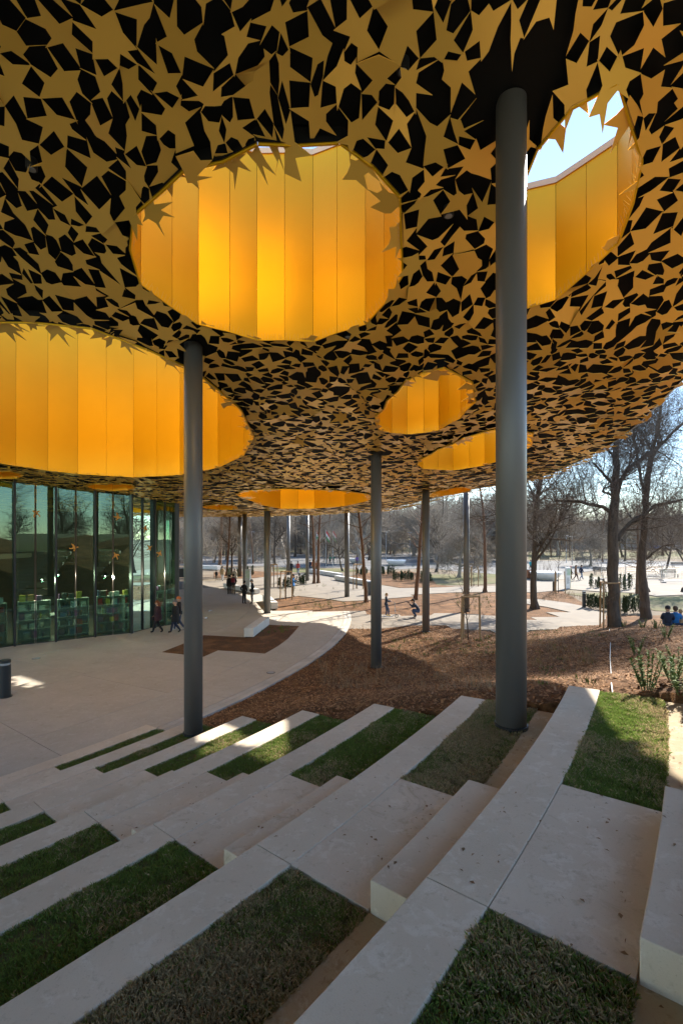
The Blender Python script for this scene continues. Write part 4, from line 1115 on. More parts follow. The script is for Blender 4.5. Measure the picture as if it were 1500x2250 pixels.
for px, py, rz, lb in ((1276,1236,.0,'dark park bench beside the forked tree on the lawn'),(1322,1262,-.1,'dark park bench just left of the big oak trunk'),(1470,1268,.1,'dark park bench behind the fence panels'),(1490,1248,0,'dark park bench at the far right beyond the fence'),(1197,1234,.2,'dark park bench behind the bowl planter'),(1000,1226,0,'dark park bench far behind the slim column')): park_bench(px, py, rz, lb)
# temporary mesh fence
wire = M('fence_wire', (0.45,0.46,0.47), .4, .6)
def fence_panel(px0, px1, py, label):
    a, b = G(px0, py), G(px1, py); L = (b-a).length; t = empty('fence_panel', (a.x, a.y, -.03), math.atan2(b.y-a.y, b.x-a.x), label, 'fence', 'mesh fence panels')
    for x in (0, L): MB().tube([(x,0,0),(x,0,2.0)], .021, 8).build('post', wire, t)
    for z in (.12, 1.98): MB().tube([(0.022,0,z),(L-.022,0,z)], .019, 6).build('rail', wire, t)
    m_ = MB()
    for k in range(1, int(L/.16)): m_.tube([(k*.16,0,.14),(k*.16,0,1.96)], .004, 3, cap=False)
    for k in range(1, 9): m_.tube([(.03,.004,.12+k*.205),(L-.03,.004,.12+k*.205)], .004, 3, cap=False)
    tag(m_.build('wire_mesh', wire, t), kind='stuff')
    for x in (0, L): MB().box(x-.1,x+.1,-.35,.35,0,.12).build('foot_block', M('foot_rubber', (0.16,0.15,0.15), .9), t)
for x0, x1, py, lb in ((1320,1372,1273,'mesh fence panel left of the big oak'),(1374,1452,1275,'mesh fence panel between the oak and the forked tree'),(1456,1540,1280,'mesh fence panel at the right frame edge')): fence_panel(x0, x1, py, lb)
# lamp posts and flag poles
def lamp_post(px, py, h, label):
    p = G(px, py); t = empty('lamp_post', (p.x, p.y, -.05), 0, label, 'lamp post', 'lamp posts')
    MB().tube([(0,0,0),(0,0,h)], [.07,.05], 10).build('pole', M('pole_grey', (0.4,0.42,0.43), .5, .3), t)
    MB().box(-.5,.5,-.12,.12,h,h+.1).build('lamp_head', M('pole_grey', (0.4,0.42,0.43), .5, .3), t, bevel=.02)
for px, py, h, lb in ((1243,1236,5.2,'lamp post left of the forked tree on the lawn'),(1256,1240,5.0,'lamp post nearer the forked tree on the lawn'),(553,1236,6.,'pale lamp post behind the standing men'),(848,1232,6.,'lamp post beside the large plane tree'),(900,1228,6.,'lamp post right of the second bowl planter')): lamp_post(px, py, h, lb)
red_f, white_f, green_f = M('flag_red', (0.5,0.05,0.05), .8), M('flag_white', (0.7,0.7,0.7), .8), M('flag_green', (0.05,0.25,0.09), .8)
for px, py, lb in ((695,1246,'left flag pole with a red, white and green flag'),(716,1245,'middle flag pole with a red, white and green flag'),(731,1246,'right flag pole with a red, white and green flag')):
    p = G(px, py); t = empty('flag_pole', (p.x, p.y, -.05), 0, lb, 'flag', 'flag poles on the square')
    MB().tube([(0,0,0),(0,0,6.2)], [.05,.03], 8).build('pole', M('pole_grey', (0.4,0.42,0.43), .5, .3), t)
    for k, mt in enumerate((red_f, white_f, green_f)):
        b = MB(); vs = []; n = 8
        for i in range(n+1):
            u = i/n*1.1
            for v in (0, 1):
                zz_ = 6.1-(k+v)*.45-u*.75; vs.append((.03+u*.55, .10*math.sin(u*7+k), zz_))
        b.add(vs, [(2*i, 2*i+1, 2*i+3, 2*i+2) for i in range(n)]); b.build('flag_stripe', mt, t)

# ------------------------------------------------------------------ tree stakes with saplings
def stake_frame(px, py, zg, w_, h, label, sap=True, rz=.2, top=True):
    p = G(px, py, zg); t = empty('stake_frame', (p.x, p.y, zg), rz, label, 'tree stake', 'tree stake frames')
    cs = [(-w_/2,-w_*.3),(w_/2,-w_*.3),(0,w_*.55)]
    for x, y in cs: MB().tube([(x,y,-.3),(x*.9,y*.9,h)], .045, 10).build('stake', woodst, t)
    if top:
        for (x0,y0),(x1,y1) in zip(cs, cs[1:]+cs[:1]): MB().tube([(x0*.95,y0*.95,h+.045),(x1*.95,y1*.95,h+.045)], .045, 8).build('cross_bar', woodst, t)
    m_ = MB()
    for (x0,y0) in cs: m_.tube([(x0*.95,y0*.95,h*.62),(0,0,h*.60)], .012, 5)
    m_.build('tie_strap', steel_dark, t)
    if sap:
        rg = random.Random(px); segs = []
        PS = dict(seg=[6,4,3], wob=.06, up=.05, lev=2, kids=[14,4], start=.45, ang=(30,60), lr=(.22,.4), rr=(.3,.5), trunk=1, fork=2)
        H = sap; limb(segs, Vector((0,0,-.1)), Vector((0,0,1)), H, .035, 0, PS, rg)
        s_ = empty('sapling', (p.x, p.y, zg), 0, 'young bare tree tied in '+label, 'tree', 'staked young trees')
        a_ = MB(); c_ = MB()
        for p0, p1, r0, r1 in segs: (a_ if r0 > .014 else c_).tube([p0, p1], [r0, r1], 5 if r0 > .014 else 3, cap=False)
        a_.build('trunk', bark, s_); c_.build('crown', twig_m, s_)
def zhit(px, py):
    """ground point on the mound seen at pixel"""
    sx, sz = (px-CXP)/FPX, (YH-py)/FPX; y = 3.0
    while y < 60:
        z = max(0, hill(sx*y, y)) if y < 30.9 else 0
        if EYE+sz*y <= z: return Vector((sx*y, y, z))
        y += 0.05
    return G(px, py)
q = zhit(1030,1412)
stake_frame(1028, 1408, 0.1, .95, 2.05, 'wooden stake frame in the mulch beside the nearest column', 2.2)
stake_frame(1334, 1376, 0.15, 1.05, 2.3, 'thick wooden stake frame in front of the big oak', 2.4)
stake_frame(628, 1316, 0, .95, 2.15, 'slender stake frame around the sapling by the man in blue', 4.2)
stake_frame(785, 1294, 0, .95, 2.3, 'pale stake frame by the path bench near the slim column', 4.0)
stake_frame(602, 1290, 0, .7, 2.2, 'thin stake frame behind the dark plaza column', 3.2)
stake_frame(1226, 1302, 0, .95, 1.9, 'stake frame with round-crowned tree beside the totem', 4.6, top=False)
stake_frame(1040, 1288, 0, .8, 2.0, 'thin far stake frame behind the slim column', 3.4, top=False)

# ------------------------------------------------------------------ grass on the terraces
def attr_mat(name, rough=0.8):
    m = bpy.data.materials.new(name); m.use_nodes = True; n = m.node_tree.nodes
    a = n.new('ShaderNodeAttribute'); a.attribute_name = 'blade_colour'
    p = n['Principled BSDF']; p.inputs['Roughness'].default_value = rough; p.inputs['Specular IOR Level'].default_value = 0.25
    l = m.node_tree.links; l.new(a.outputs['Color'], p.inputs['Base Color'])
    tl = n.new('ShaderNodeBsdfTranslucent'); l.new(a.outputs['Color'], tl.inputs[0]); ms = n.new('ShaderNodeMixShader'); ms.inputs[0].default_value = .42
    l.new(p.outputs[0], ms.inputs[1]); l.new(tl.outputs[0], ms.inputs[2]); l.new(ms.outputs[0], n['Material Output'].inputs[0]); return m
grass_m = attr_mat('grass_blade')
def grass_patch(k, a0, a1, dens, h0, h1, dry):
    f = Fk(k); r0, r1 = f+WID+0.005, f+GUT+0.01; area = (r1*r1-r0*r0)/2*R(abs(a1-a0)); n = int(area*dens)
    rr = np.sqrt(nrng.uniform(r0*r0, r1*r1, n)); aa = np.radians(nrng.uniform(min(a0,a1), max(a0,a1), n))
    x = AC.x+rr*np.cos(aa); y = AC.y+rr*np.sin(aa); z = np.full(n, Zk(k)-0.037)
    nz = np.array([noise.noise((a*1.6, b*1.6, k*7.3)) for a, b in zip(x, y)])
    nz2 = np.array([noise.noise((a*9, b*9, k*3.1)) for a, b in zip(x, y)])
    L = nrng.uniform(h0, h1, n)*(1+0.45*nz+0.35*nz2)
    th = nrng.uniform(0, 2*np.pi, n); ln = nrng.uniform(0.05, 0.8, n)
    w_ = nrng.uniform(0.0007, 0.0015, n)
    dx, dy = np.cos(th), np.sin(th); px_, py_ = -dy*w_, dx*w_
    keep = ~((nz2 < -.30) & (nrng.random(n) < .55))
    L = np.where(keep, L, L*.3)
    B0 = np.c_[x-px_, y-py_, z]; B1 = np.c_[x+px_, y+py_, z]
    m0 = L*0.55; mx_, my_ = x+dx*L*ln*.28, y+dy*L*ln*.28
    M0 = np.c_[mx_-px_*.7, my_-py_*.7, z+m0]
    tx, ty = x+dx*L*ln*.85, y+dy*L*ln*.85; T0 = np.c_[tx, ty, z+L*(1-.4*ln)]
    V = np.stack([B0,B1,M0,T0], 1).reshape(-1,3)
    i = np.arange(n)*4
    F1 = np.c_[i,i+1,i+2]; F2_ = np.c_[i+2,i+1,i+3]
    green = np.array([0.11,0.175,0.036]); bright = np.array([0.20,0.27,0.058]); tan = np.array([0.50,0.39,0.215])
    u = nrng.random(n); c = green[None]*(1-u[:,None])+bright[None]*u[:,None]
    isdry = nrng.random(n) < np.clip(dry+0.9*nz+0.35*nz2, 0.03, 0.92)
    c[isdry] = tan[None]*nrng.uniform(.5,1.1,(isdry.sum(),1))
    return V, np.concatenate([F1,F2_]), np.repeat(c, 4, 0)
Vs, Fs, Cs = [], [], []; off = 0
for k, dns, dry in ((1,9000,.35),(2,24000,.50),(3,24000,.95),(4,15000,.14),(5,13000,.10),(6,11000,.06),(7,9000,.05),(8,8000,.05)):
    for a0, a1, sc_, dr in ((A_END, A_FAR, 1.0, dry if k != 2 else .40), (A_NEAR, {1:-40,2:-42,3:-44.5,4:-46,5:-46,6:-46,7:-46,8:-46}[k], 1.0, dry if k == 3 else (.30 if k == 2 else max(.03, dry*.35)))):
        V, F_, c = grass_patch(k, a0-.02, a1+.02, dns*sc_, .028, .066, dr)
        Vs.append(V); Fs.append(F_+off); Cs.append(c); off += len(V)
V = np.concatenate(Vs); F_ = np.concatenate(Fs); c = np.concatenate(Cs)
me = np_mesh('grass', V, F_, grass_m); at = me.color_attributes.new('blade_colour', 'FLOAT_COLOR', 'POINT')
at.data.foreach_set('color', np.c_[c, np.ones(len(c))].astype(np.float32).ravel())
tag(link_mesh('grass', me), 'green and dry grass growing in strips between the concrete benches', 'grass', kind='stuff')
# dead leaves and twigs lying on the steps
V = []; Fq = []
lr_ = random.Random(44)
for i in range(420):
    k = lr_.choice((1,2,2,2,3,3,3,4,4,5)); u = lr_.random()
    if u < .45: r_ = Fk(k)+lr_.uniform(GUT+.01, GUT+.2); a = lr_.uniform(A_NEAR-7, A_END); z = Zk(k)-.020
    elif u < .75: r_ = Fk(k)+lr_.uniform(.02, GUT); a = lr_.uniform(A_NEAR, A_FAR); z = Zk(k)
    else: r_ = Fk(k)+lr_.uniform(WID+.05, GUT); a = lr_.uniform(A_NEAR-7, A_NEAR-.1); z = Zk(k)+.012
    if A_NEAR < a < A_FAR and r_-Fk(k) > BLK: z = Zk(k)+RISE/2
    x, y = pol(r_, a); L = lr_.uniform(.008,.024); W_ = L*lr_.choice((.12,.35,.6)); t = lr_.random()*6.28; b = len(V)
    for p_, q_, h_ in ((-L,0,.003),(0,-W_,.008),(L,0,.004),(0,W_,.010)): V.append((x+p_*math.cos(t)-q_*math.sin(t), y+p_*math.sin(t)+q_*math.cos(t), z+h_))
    Fq.append((b,b+1,b+2,b+3))
tag(link_mesh('fallen_leaves', np_mesh('fallen_leaves', np.array(V), np.array(Fq), deadleaf)), 'dry brown leaves and twigs scattered over the steps', 'leaves', kind='stuff')

# ------------------------------------------------------------------ shrubs and bedding plants
def leaf_quad(V, Fq, p, d, up, L, W_):
    d = d.normalized(); s_ = d.cross(up); s_ = s_.normalized() if s_.length > 1e-4 else d.orthogonal().normalized(); b = len(V)
    n_ = s_.cross(d)
    for q in (p, p+d*L*.5+s_*W_+n_*L*.08, p+d*L, p+d*L*.5-s_*W_+n_*L*.08): V.append(tuple(q))
    Fq.append((b,b+1,b+2,b+3))
def laurel(px, py, h, seed, label):
    g = zhit(px, py); t = empty('laurel_shrub', g, 0, label, 'shrub', 'young laurel shrubs on the mulch')
    rg = random.Random(seed); st = MB(); V = []; Fq = []
    for k in range(9):
        a = rg.random()*6.28; e = Vector((math.cos(a)*.34, math.sin(a)*.34, 1)).normalized(); L = h*rg.uniform(.6,1.05); q0 = Vector((math.cos(a)*.05, math.sin(a)*.05, -.02))
        st.tube([q0, q0+e*L*.5+Vector((rg.gauss(0,.02),rg.gauss(0,.02),0)), q0+e*L], [.008,.006,.003], 4)
        for m_ in range(int(52*h/.6)):
            f = rg.uniform(.12,1); p = q0+e*L*f; b = rg.random()*6.28; d = Vector((math.cos(b), math.sin(b), rg.uniform(.1,1.2)))
            leaf_quad(V, Fq, p, d, Vector((0,0,1)), rg.uniform(.04,.075), rg.uniform(.011,.018))
    st.build('stems', M('laurel_stem', (0.12,0.14,0.05), .8), t); link_mesh('foliage', np_mesh('laurel', np.array(V), np.array(Fq), leaf_fresh), t)
llab = ['tall pale green laurel shrub at the right of the sunlit mulch','laurel shrub on the mulch below the tallest one','small laurel on the mound crest by the seated people','laurel shrub at the right frame edge','laurel shrub near the last step at the right edge','low laurel in front of the oak stake frame','lowest laurel shrub at the right frame edge','small laurel behind the stake frame on the mound','thin laurel between the mound crest shrubs','laurel at the top of the mound right of the oak']
for i, (px, py, h) in enumerate(((1397,1440,.62),(1420,1518,.62),(1462,1402,.55),(1487,1468,.65),(1495,1525,.5),(1370,1378,.4),(1478,1495,.5),(1410,1380,.45),(1440,1382,.45),(1488,1374,.45))): laurel(px, py, h, i+3, llab[i])
def yew(px, py, w_, h, n, label, zg=None, name='yew_hedge'):
    g = G(px, py, 0) if zg is None else G(px, py, zg); t = empty(name, (g.x, g.y, -.05 if zg is None else zg), 0, label, 'shrub', 'dark evergreen clumps')
    rg = random.Random(px); V = []; Fq = []; st = MB()
    for s_ in range(n):
        c = Vector((rg.uniform(-w_/2, w_/2), rg.uniform(-.45,.45), 0)); hh = h*rg.uniform(.7,1.05)
        st.tube([c, c+Vector((rg.gauss(0,.03), rg.gauss(0,.03), hh*.9))], [.014,.005], 4)
        for m_ in range(150):
            f = rg.random()**.8; rad = .17*(1-f*.75); a = rg.random()*6.28; p = c+Vector((math.cos(a)*rad*rg.random(), math.sin(a)*rad*rg.random(), .03+hh*f*.96))
            leaf_quad(V, Fq, p, Vector((math.cos(a)*.5, math.sin(a)*.5, 1)), Vector((0,0,1)).cross(Vector((math.cos(a), math.sin(a),.2))), rg.uniform(.08,.15), rg.uniform(.02,.035))
    st.build('stems', bark, t); link_mesh('foliage', np_mesh('yew', np.array(V), np.array(Fq), leaf_dark), t)
for px, py, w_, h, n, lb in ((800,1262,2.2,1.0,14,'dark evergreen clump left of the centre column'),(847,1262,2.2,1.2,14,'dark evergreen clump just right of the centre column'),(888,1275,2.6,1.15,18,'wide dark evergreen clump left of the squatting man'),(930,1278,1.6,1.2,10,'dark evergreen clump behind the squatting man'),
      (625,1290,1.6,1.0,10,'dark evergreen clump left of the man in blue'),(655,1284,1.7,1.15,12,'dark evergreen clump right of the man in blue'),(1318,1338,1.0,1.1,9,'dark evergreen clump left of the big oak'),(1300,1336,.5,1.0,5,'narrow evergreen left of the oak, beside the bollard'),(1385,1345,1.7,1.25,16,'dark evergreen clump right of the big oak'),
      (1300,1291,.4,1.5,3,'small cone evergreen left one beyond the path'),(1316,1291,.7,1.1,5,'low round evergreen second beyond the path'),(1368,1296,.8,1.5,6,'cone evergreen just right of the oak beyond the path'),(1383,1294,.6,1.5,4,'cone evergreen between the oak and the thin trunk'),(1405,1291,.5,1.4,4,'cone evergreen beside the thin trunk'),(380,1260,1.5,1.2,8,'evergreen clump behind the shop corner'),(512,1270,1.2,1.2,8,'evergreen clump behind the far bench group'),(545,1264,1.2,1.3,8,'evergreen clump behind the totem')): yew(px, py, w_, h, n, lb)
# pine behind the forked tree
def pine(px, py, h, label):
    g = G(px, py); t = empty('pine_tree', (g.x, g.y, -.06), 0, label, 'tree', 'large trees at the right'); rg = random.Random(3); tk = MB(); V = []; Fq = []
    tk.tube([(0,0,0),(.1,0,h*.5),(.0,.1,h)], [.17,.11,.03], 8)
    for k in range(46):
        z = h*(.25+.73*k/46); L = (1-(k/46)**1.3*.75)*2.5*rg.uniform(.6,1.1); a = k*2.4+rg.gauss(0,.3); d = Vector((math.cos(a), math.sin(a), rg.uniform(-.05,.35))); p0 = Vector((0,0,z)); tk.tube([p0, p0+d*L*.5, p0+d*L+Vector((0,0,.12))], [.035,.022,.008], 4)
        for m_ in range(70):
            f = rg.uniform(.25,1); p = p0+d*L*f+Vector((rg.gauss(0,.16), rg.gauss(0,.16), rg.gauss(.03,.12)))
            leaf_quad(V, Fq, p, Vector((rg.gauss(0,1), rg.gauss(0,1), rg.uniform(0,1))), Vector((0,0,1)), rg.uniform(.10,.2), .012)
    tk.build('trunk', bark_red, t); link_mesh('crown', np_mesh('pine', np.array(V), np.array(Fq), leaf_pine), t)
pine(1399, 1303, 8.5, 'olive-green pine behind the forked tree')
# dry tufts, sprouts and ground plants (each too small to pick apart)
V = []; Fq = []; V2 = []; Fq2 = []
def tuft(V, Fq, g, n, h, rad, wd, rg):
    for m_ in range(n):
        a = rg.random()*6.28; p = g+Vector((math.cos(a)*rad*rg.random(), math.sin(a)*rad*rg.random(), 0)); d = Vector((rg.gauss(0,.35), rg.gauss(0,.35), 1)).normalized(); L = h*rg.uniform(.5,1.1)
        s_ = Vector((math.cos(a+1), math.sin(a+1), 0))*wd; b = len(V); bend = Vector((rg.gauss(0,.12), rg.gauss(0,.12), -.02))*L
        for q in (p-s_, p+s_, p+d*L*.6+s_*.7, p+d*L*.6-s_*.7): V.append(tuple(q))
        Fq.append((b,b+1,b+2,b+3)); b = len(V)
        for q in (p+d*L*.6-s_*.7, p+d*L*.6+s_*.7, p+d*L+bend+s_*.15, p+d*L+bend-s_*.15): V.append(tuple(q))
        Fq.append((b,b+1,b+2,b+3))
rg = random.Random(12)
for px, py, n, h, rad in [(rg.uniform(700,1080), rg.uniform(1440,1520), 12, .34, .3) for _ in range(120)]+[(rg.uniform(1165,1300), rg.uniform(1400,1475), 10, .36, .3) for _ in range(60)]+[(rg.uniform(1180,1290), rg.uniform(1305,1322), 16, .45, .35) for _ in range(40)]+[(rg.uniform(740,830), rg.uniform(1378,1390), 5, .25, .25) for _ in range(22)]+[(rg.uniform(430,620), rg.uniform(1240,1256), 6, .35, .5) for _ in range(30)]:
    tuft(V, Fq, zhit(px, py), n, h, rad, .0048, rg)
tag(link_mesh('dry_tufts', np_mesh('dry_tufts', np.array(V), np.array(Fq), straw)), 'dry straw-coloured grass tufts standing in the mulch beds', 'dry grass', kind='stuff')
for px, py, n, h, rad in [(rg.uniform(860,1090), rg.uniform(1388,1440), 12, .16, .2) for _ in range(46)]+[(rg.uniform(1080,1330), rg.uniform(1385,1400), 10, .12, .25) for _ in range(40)]+[(rg.uniform(640,840), rg.uniform(1318,1338), 9, .22, .2) for _ in range(60)]+[(rg.uniform(1000,1090), rg.uniform(1305,1340), 8, .25, .15) for _ in range(45)]+[(rg.uniform(820,990), rg.uniform(1240,1262), 9, .35, .25) for _ in range(70)]+[(rg.uniform(600,760), rg.uniform(1270,1300), 7, .25, .2) for _ in range(40)]+[(rg.uniform(560,650), rg.uniform(1374,1392), 9, .2, .15) for _ in range(18)]+[(rg.uniform(1150,1320), rg.uniform(1405,1510), 8, .12, .2) for _ in range(26)]:
    tuft(V2, Fq2, zhit(px, py), n, h, rad, .009, rg)
tag(link_mesh('bedding_plants', np_mesh('bedding_plants', np.array(V2), np.array(Fq2), leaf_fresh)), 'small green sprouts and bedding plants in the mulch beds', 'plants', kind='stuff')
# irrigation hose on the mound
hp = [zhit(*q) for q in ((1338,1385),(1340,1420),(1339,1450),(1341,1480),(1342,1512),(1345,1535))]
hb = MB(); hb.tube([p+Vector((0,0,.06)) for p in hp], .010, 6)
tag(hb.build('irrigation_hose', M('hose_white', (0.5,0.5,0.48), .5)), 'thin pale hose running down the sunlit mulch to the steps', 'hose')

# ------------------------------------------------------------------ people
skin_m = M('skin', (0.50,0.31,0.22), .6); eye_m = M('eye_dark', (0.02,0.015,0.012), .3)
def cloth(name, c): return M('cloth_'+name, c, .85, col2=(c[0]*.75, c[1]*.75, c[2]*.75), scale=9)
def poses(kind, ph=0.0):
    """joint positions for height 1, forward +y, right +x"""
    J = dict(pel=(0,0,.52), wai=(0,.0,.61), che=(0,.0,.73), nec=(0,.0,.825), nk2=(0,.008,.862), head=(0,.018,.925))
    for s_, n in ((-1,'l'), (1,'r')):
        J['sh'+n] = (s_*.098,0,.795); J['el'+n] = (s_*.125,-.02,.635); J['wr'+n] = (s_*.12,.035,.495); J['ha'+n] = (s_*.115,.05,.45)
        J['hi'+n] = (s_*.048,0,.485); J['kn'+n] = (s_*.052,.012,.275); J['an'+n] = (s_*.055,-.012,.045); J['to'+n] = (s_*.062,.075,.022)
    if kind == 'walk':
        a = 1 if ph >= 0 else -1
        f, b = ('l','r') if a > 0 else ('r','l'); sf = -1 if f == 'l' else 1
        J['kn'+f] = (sf*.05,.085,.285); J['an'+f] = (sf*.05,.125,.055); J['to'+f] = (sf*.055,.21,.05)
        J['kn'+b] = (-sf*.05,.02,.28); J['an'+b] = (-sf*.05,-.135,.075); J['to'+b] = (-sf*.055,-.06,.02)
        J['el'+f] = (sf*.125,-.07,.645); J['wr'+f] = (sf*.12,-.06,.51); J['ha'+f] = (sf*.115,-.05,.465)
        J['el'+b] = (-sf*.125,.03,.64); J['wr'+b] = (-sf*.105,.11,.53); J['ha'+b] = (-sf*.10,.14,.495)
    if kind in ('pockets', 'bag', 'phone'):
        for s_, n in ((-1,'l'), (1,'r')): J['el'+n] = (s_*.15,-.05,.64); J['wr'+n] = (s_*.10,.075,.555); J['ha'+n] = (s_*.075,.10,.54)
    if kind == 'bag':
        J.update({k: v for k, v in poses('walk').items() if k[:2] in ('kn','an','to')})
    if kind == 'phone':
        J['elr'] = (.13,.06,.67); J['wrr'] = (.08,.16,.75); J['har'] = (.06,.18,.79)
    if kind == 'scooter':
        for s_, n in ((-1,'l'), (1,'r')): J['el'+n] = (s_*.13,.06,.655); J['wr'+n] = (s_*.11,.20,.645); J['ha'+n] = (s_*.10,.245,.64)
        J['tol'] = (-.03,.09,.03); J['anl'] = (-.03,0,.05); J['knl'] = (-.045,.03,.27); J['tor'] = (.03,.19,.03); J['anr'] = (.03,.10,.05); J['knr'] = (.045,.10,.29)
    if kind == 'squat':
        J.update(pel=(0,-.10,.20), wai=(0,-.06,.28), che=(0,.02,.385), nec=(0,.075,.465), nk2=(0,.095,.495), head=(0,.13,.55))
        for s_, n in ((-1,'l'), (1,'r')):
            J['hi'+n] = (s_*.055,-.08,.19); J['kn'+n] = (s_*.09,.155,.285 if n == 'l' else .20); J['an'+n] = (s_*.08,.02,.045); J['to'+n] = (s_*.085,.11,.022)
            J['sh'+n] = (s_*.098,.05,.435); J['el'+n] = (s_*.13,.15,.36); J['wr'+n] = (s_*.06,.24,.45); J['ha'+n] = (s_*.04,.26,.485)
    if kind == 'sit':
        J.update(pel=(0,0,.05), wai=(0,-.02,.14), che=(0,-.02,.26), nec=(0,0,.355), nk2=(0,.008,.39), head=(0,.02,.455))
        for s_, n in ((-1,'l'), (1,'r')):
            J['hi'+n] = (s_*.05,.03,.05); J['kn'+n] = (s_*.08,.22,.19); J['an'+n] = (s_*.07,.30,.02); J['to'+n] = (s_*.075,.38,.02)
            J['sh'+n] = (s_*.098,0,.33); J['el'+n] = (s_*.13,.05,.19); J['wr'+n] = (s_*.09,.17,.19); J['ha'+n] = (s_*.08,.21,.20)
    return J
BONES = [('pel','wai','top'),('wai','che','top'),('che','nec','top'),('nec','nk2','skin'),('nk2','head','skin')]
for n in 'lr': BONES += [('che','sh'+n,'top'),('sh'+n,'el'+n,'top'),('el'+n,'wr'+n,'top'),('wr'+n,'ha'+n,'skin'),('pel','hi'+n,'leg'),('hi'+n,'kn'+n,'leg'),('kn'+n,'an'+n,'leg'),('an'+n,'to'+n,'shoe')]
RAD = dict(pel=(.082,.062), wai=(.078,.058), che=(.092,.062), nec=(.045,.042), nk2=(.030,.032), head=(.036,.04), sh=(.045,.045), el=(.034,.034), wr=(.023,.023), ha=(.018,.026), hi=(.064,.064), kn=(.044,.044), an=(.030,.030), to=(.024,.020))
def person(loc, H, face, kind, top, leg, shoe, hair, label, ph=1, coat=None, longhair=False, hat=None, bulk=1.0, extra=None, grp=None, skirt=None):
    J = poses(kind, ph); names = list(J)
    me = bpy.data.meshes.new('skeleton'); me.from_pydata([Vector(J[n])*H for n in names], [(names.index(a), names.index(b)) for a, b, _ in BONES], [])
    tmp = bpy.data.objects.new('skeleton', me); COL.objects.link(tmp)
    md = tmp.modifiers.new('skin', 'SKIN'); md.use_smooth_shade = True; md.branch_smoothing = .6
    sk = me.skin_vertices[0].data if len(me.skin_vertices) else None
    for i, n in enumerate(names):
        r_ = RAD[n] if n in RAD else RAD[n[:2]]; f = H*(bulk if n in ('pel','wai','che','shl','shr','ell','elr') else 1)
        if sk: sk[i].radius = (r_[0]*f, r_[1]*f); sk[i].use_root = n == 'pel'
    sb = tmp.modifiers.new('sub', 'SUBSURF'); sb.levels = 1; sb.render_levels = 1
    dg = bpy.context.evaluated_depsgraph_get(); dg.update(); ev = tmp.evaluated_get(dg); em = ev.to_mesh()
    mats = [top, skin_m, leg, shoe]; mi = dict(top=0, skin=1, leg=2, shoe=3)
    b = MB(); b.v = [tuple(v.co) for v in em.vertices]
    segs = [(Vector(J[a])*H, Vector(J[c])*H, mi[t]) for a, c, t in BONES]
    for pg in em.polygons:
        ce = pg.center; best = None
        for a, c, t in segs:
            ab = c-a; u = max(0, min(1, (ce-a).dot(ab)/max(1e-9, ab.length_squared))); d = (ce-(a+ab*u)).length
            if best is None or d < best[0]: best = (d, t)
        b.f.append(tuple(pg.vertices)); b.m.append(best[1])
    ev.to_mesh_clear(); bpy.data.objects.remove(tmp, do_unlink=True)
    # head with nose and ears, five fingers on each hand
    hd = Vector(J['head'])*H
    pr = [(.016,-.072),(.038,-.055),(.052,-.02),(.056,.015),(.050,.045),(.034,.066),(.012,.076)]
    b.lathe([(r_*H, z*H) for r_, z in pr], 14, hd, .93, 1.1, 1)
    b.tube([hd+Vector((0,.058*H,.006*H)), hd+Vector((0,.072*H,-.016*H))], [.006*H,.010*H], 6, mi=1)
    for s_ in (-1,1):
        b.tube([hd+Vector((s_*.050*H,-.005*H,.012*H)), hd+Vector((s_*.056*H,-.012*H,-.014*H))], [.011*H,.007*H], 6, mi=1)
        n = 'l' if s_ < 0 else 'r'; ha, wr = Vector(J['ha'+n])*H, Vector(J['wr'+n])*H; d = (ha-wr).normalized(); sd = d.orthogonal().normalized(); up = d.cross(sd)
        for k, (o, L) in enumerate(((-.016,.034),(-.006,.042),(.004,.040),(.013,.032))):
            p0 = ha+sd*o*H; p1 = p0+d*L*.55*H; b.tube([p0, p1, p1+(d*.7+up*.5)*L*.5*H], [.0062*H,.0056*H,.004*H], 5, mi=1)
        p0 = wr.lerp(ha,.6)+sd*(-.02)*H; b.tube([p0, p0+(d-sd*.8).normalized()*.022*H, p0+(d*1.6-sd*.9).normalized()*.042*H], [.0075*H,.0066*H,.0045*H], 5, mi=1)
    root = empty('person', loc, face, label, 'person', grp)
    b.build('body', mats, root, smooth=True)
    for s_ in (-1,1): MB().lathe([(.002*H,-.006*H),(.007*H,0),(.002*H,.006*H)], 8, hd+Vector((s_*.02*H,.055*H,.008*H))).build('eye', eye_m, root)
    mo = MB(); mo.box(-.016*H,.016*H,.052*H,.0585*H,-.040*H,-.034*H, M=Matrix.Translation(hd)); mo.build('mouth', M('lips', (0.32,0.12,0.10), .5), root)
    # hair / hat
    hb = MB(); vs = []; fs = []; nu, nv = 16, 7; sc_ = 1.09 if not hat else 1.16
    for j in range(nv+1):
        ph_ = math.pi*.5*(1-j/nv)*1.0
        for i in range(nu):
            a = 2*math.pi*i/nu; back = -math.sin(a)
            low = (.012 if not hat else .02)-(.055*max(0, back) if not hat else .02*max(0, back))
            t = j/nv; r_ = .056*math.sin(math.pi/2*(1-(1-t)**1.0)) if False else .056*math.cos(math.pi/2*(1-t)*0+0) 
            el = math.pi/2*(1-t); z = low+(.078-low)*math.sin(el); rr = .057*math.cos(el)**.8
            vs.append((hd.x+rr*sc_*.95*math.cos(a)*H, hd.y+(rr*sc_*1.12*math.sin(a)-.004)*H, hd.z+z*sc_*H))
    for j in range(nv):
        for i in range(nu): fs.append((j*nu+i, j*nu+(i+1)%nu, (j+1)*nu+(i+1)%nu, (j+1)*nu+i))
    hb.add(vs, fs)
    if longhair and not hat:
        hb.tube([hd+Vector((0,-.035*H,.02*H)), hd+Vector((0,-.062*H,-.04*H)), hd+Vector((0,-.075*H,-.11*H)), hd+Vector((0,-.07*H,-.17*H))], [.045*H,.05*H,.042*H,.015*H], 10)
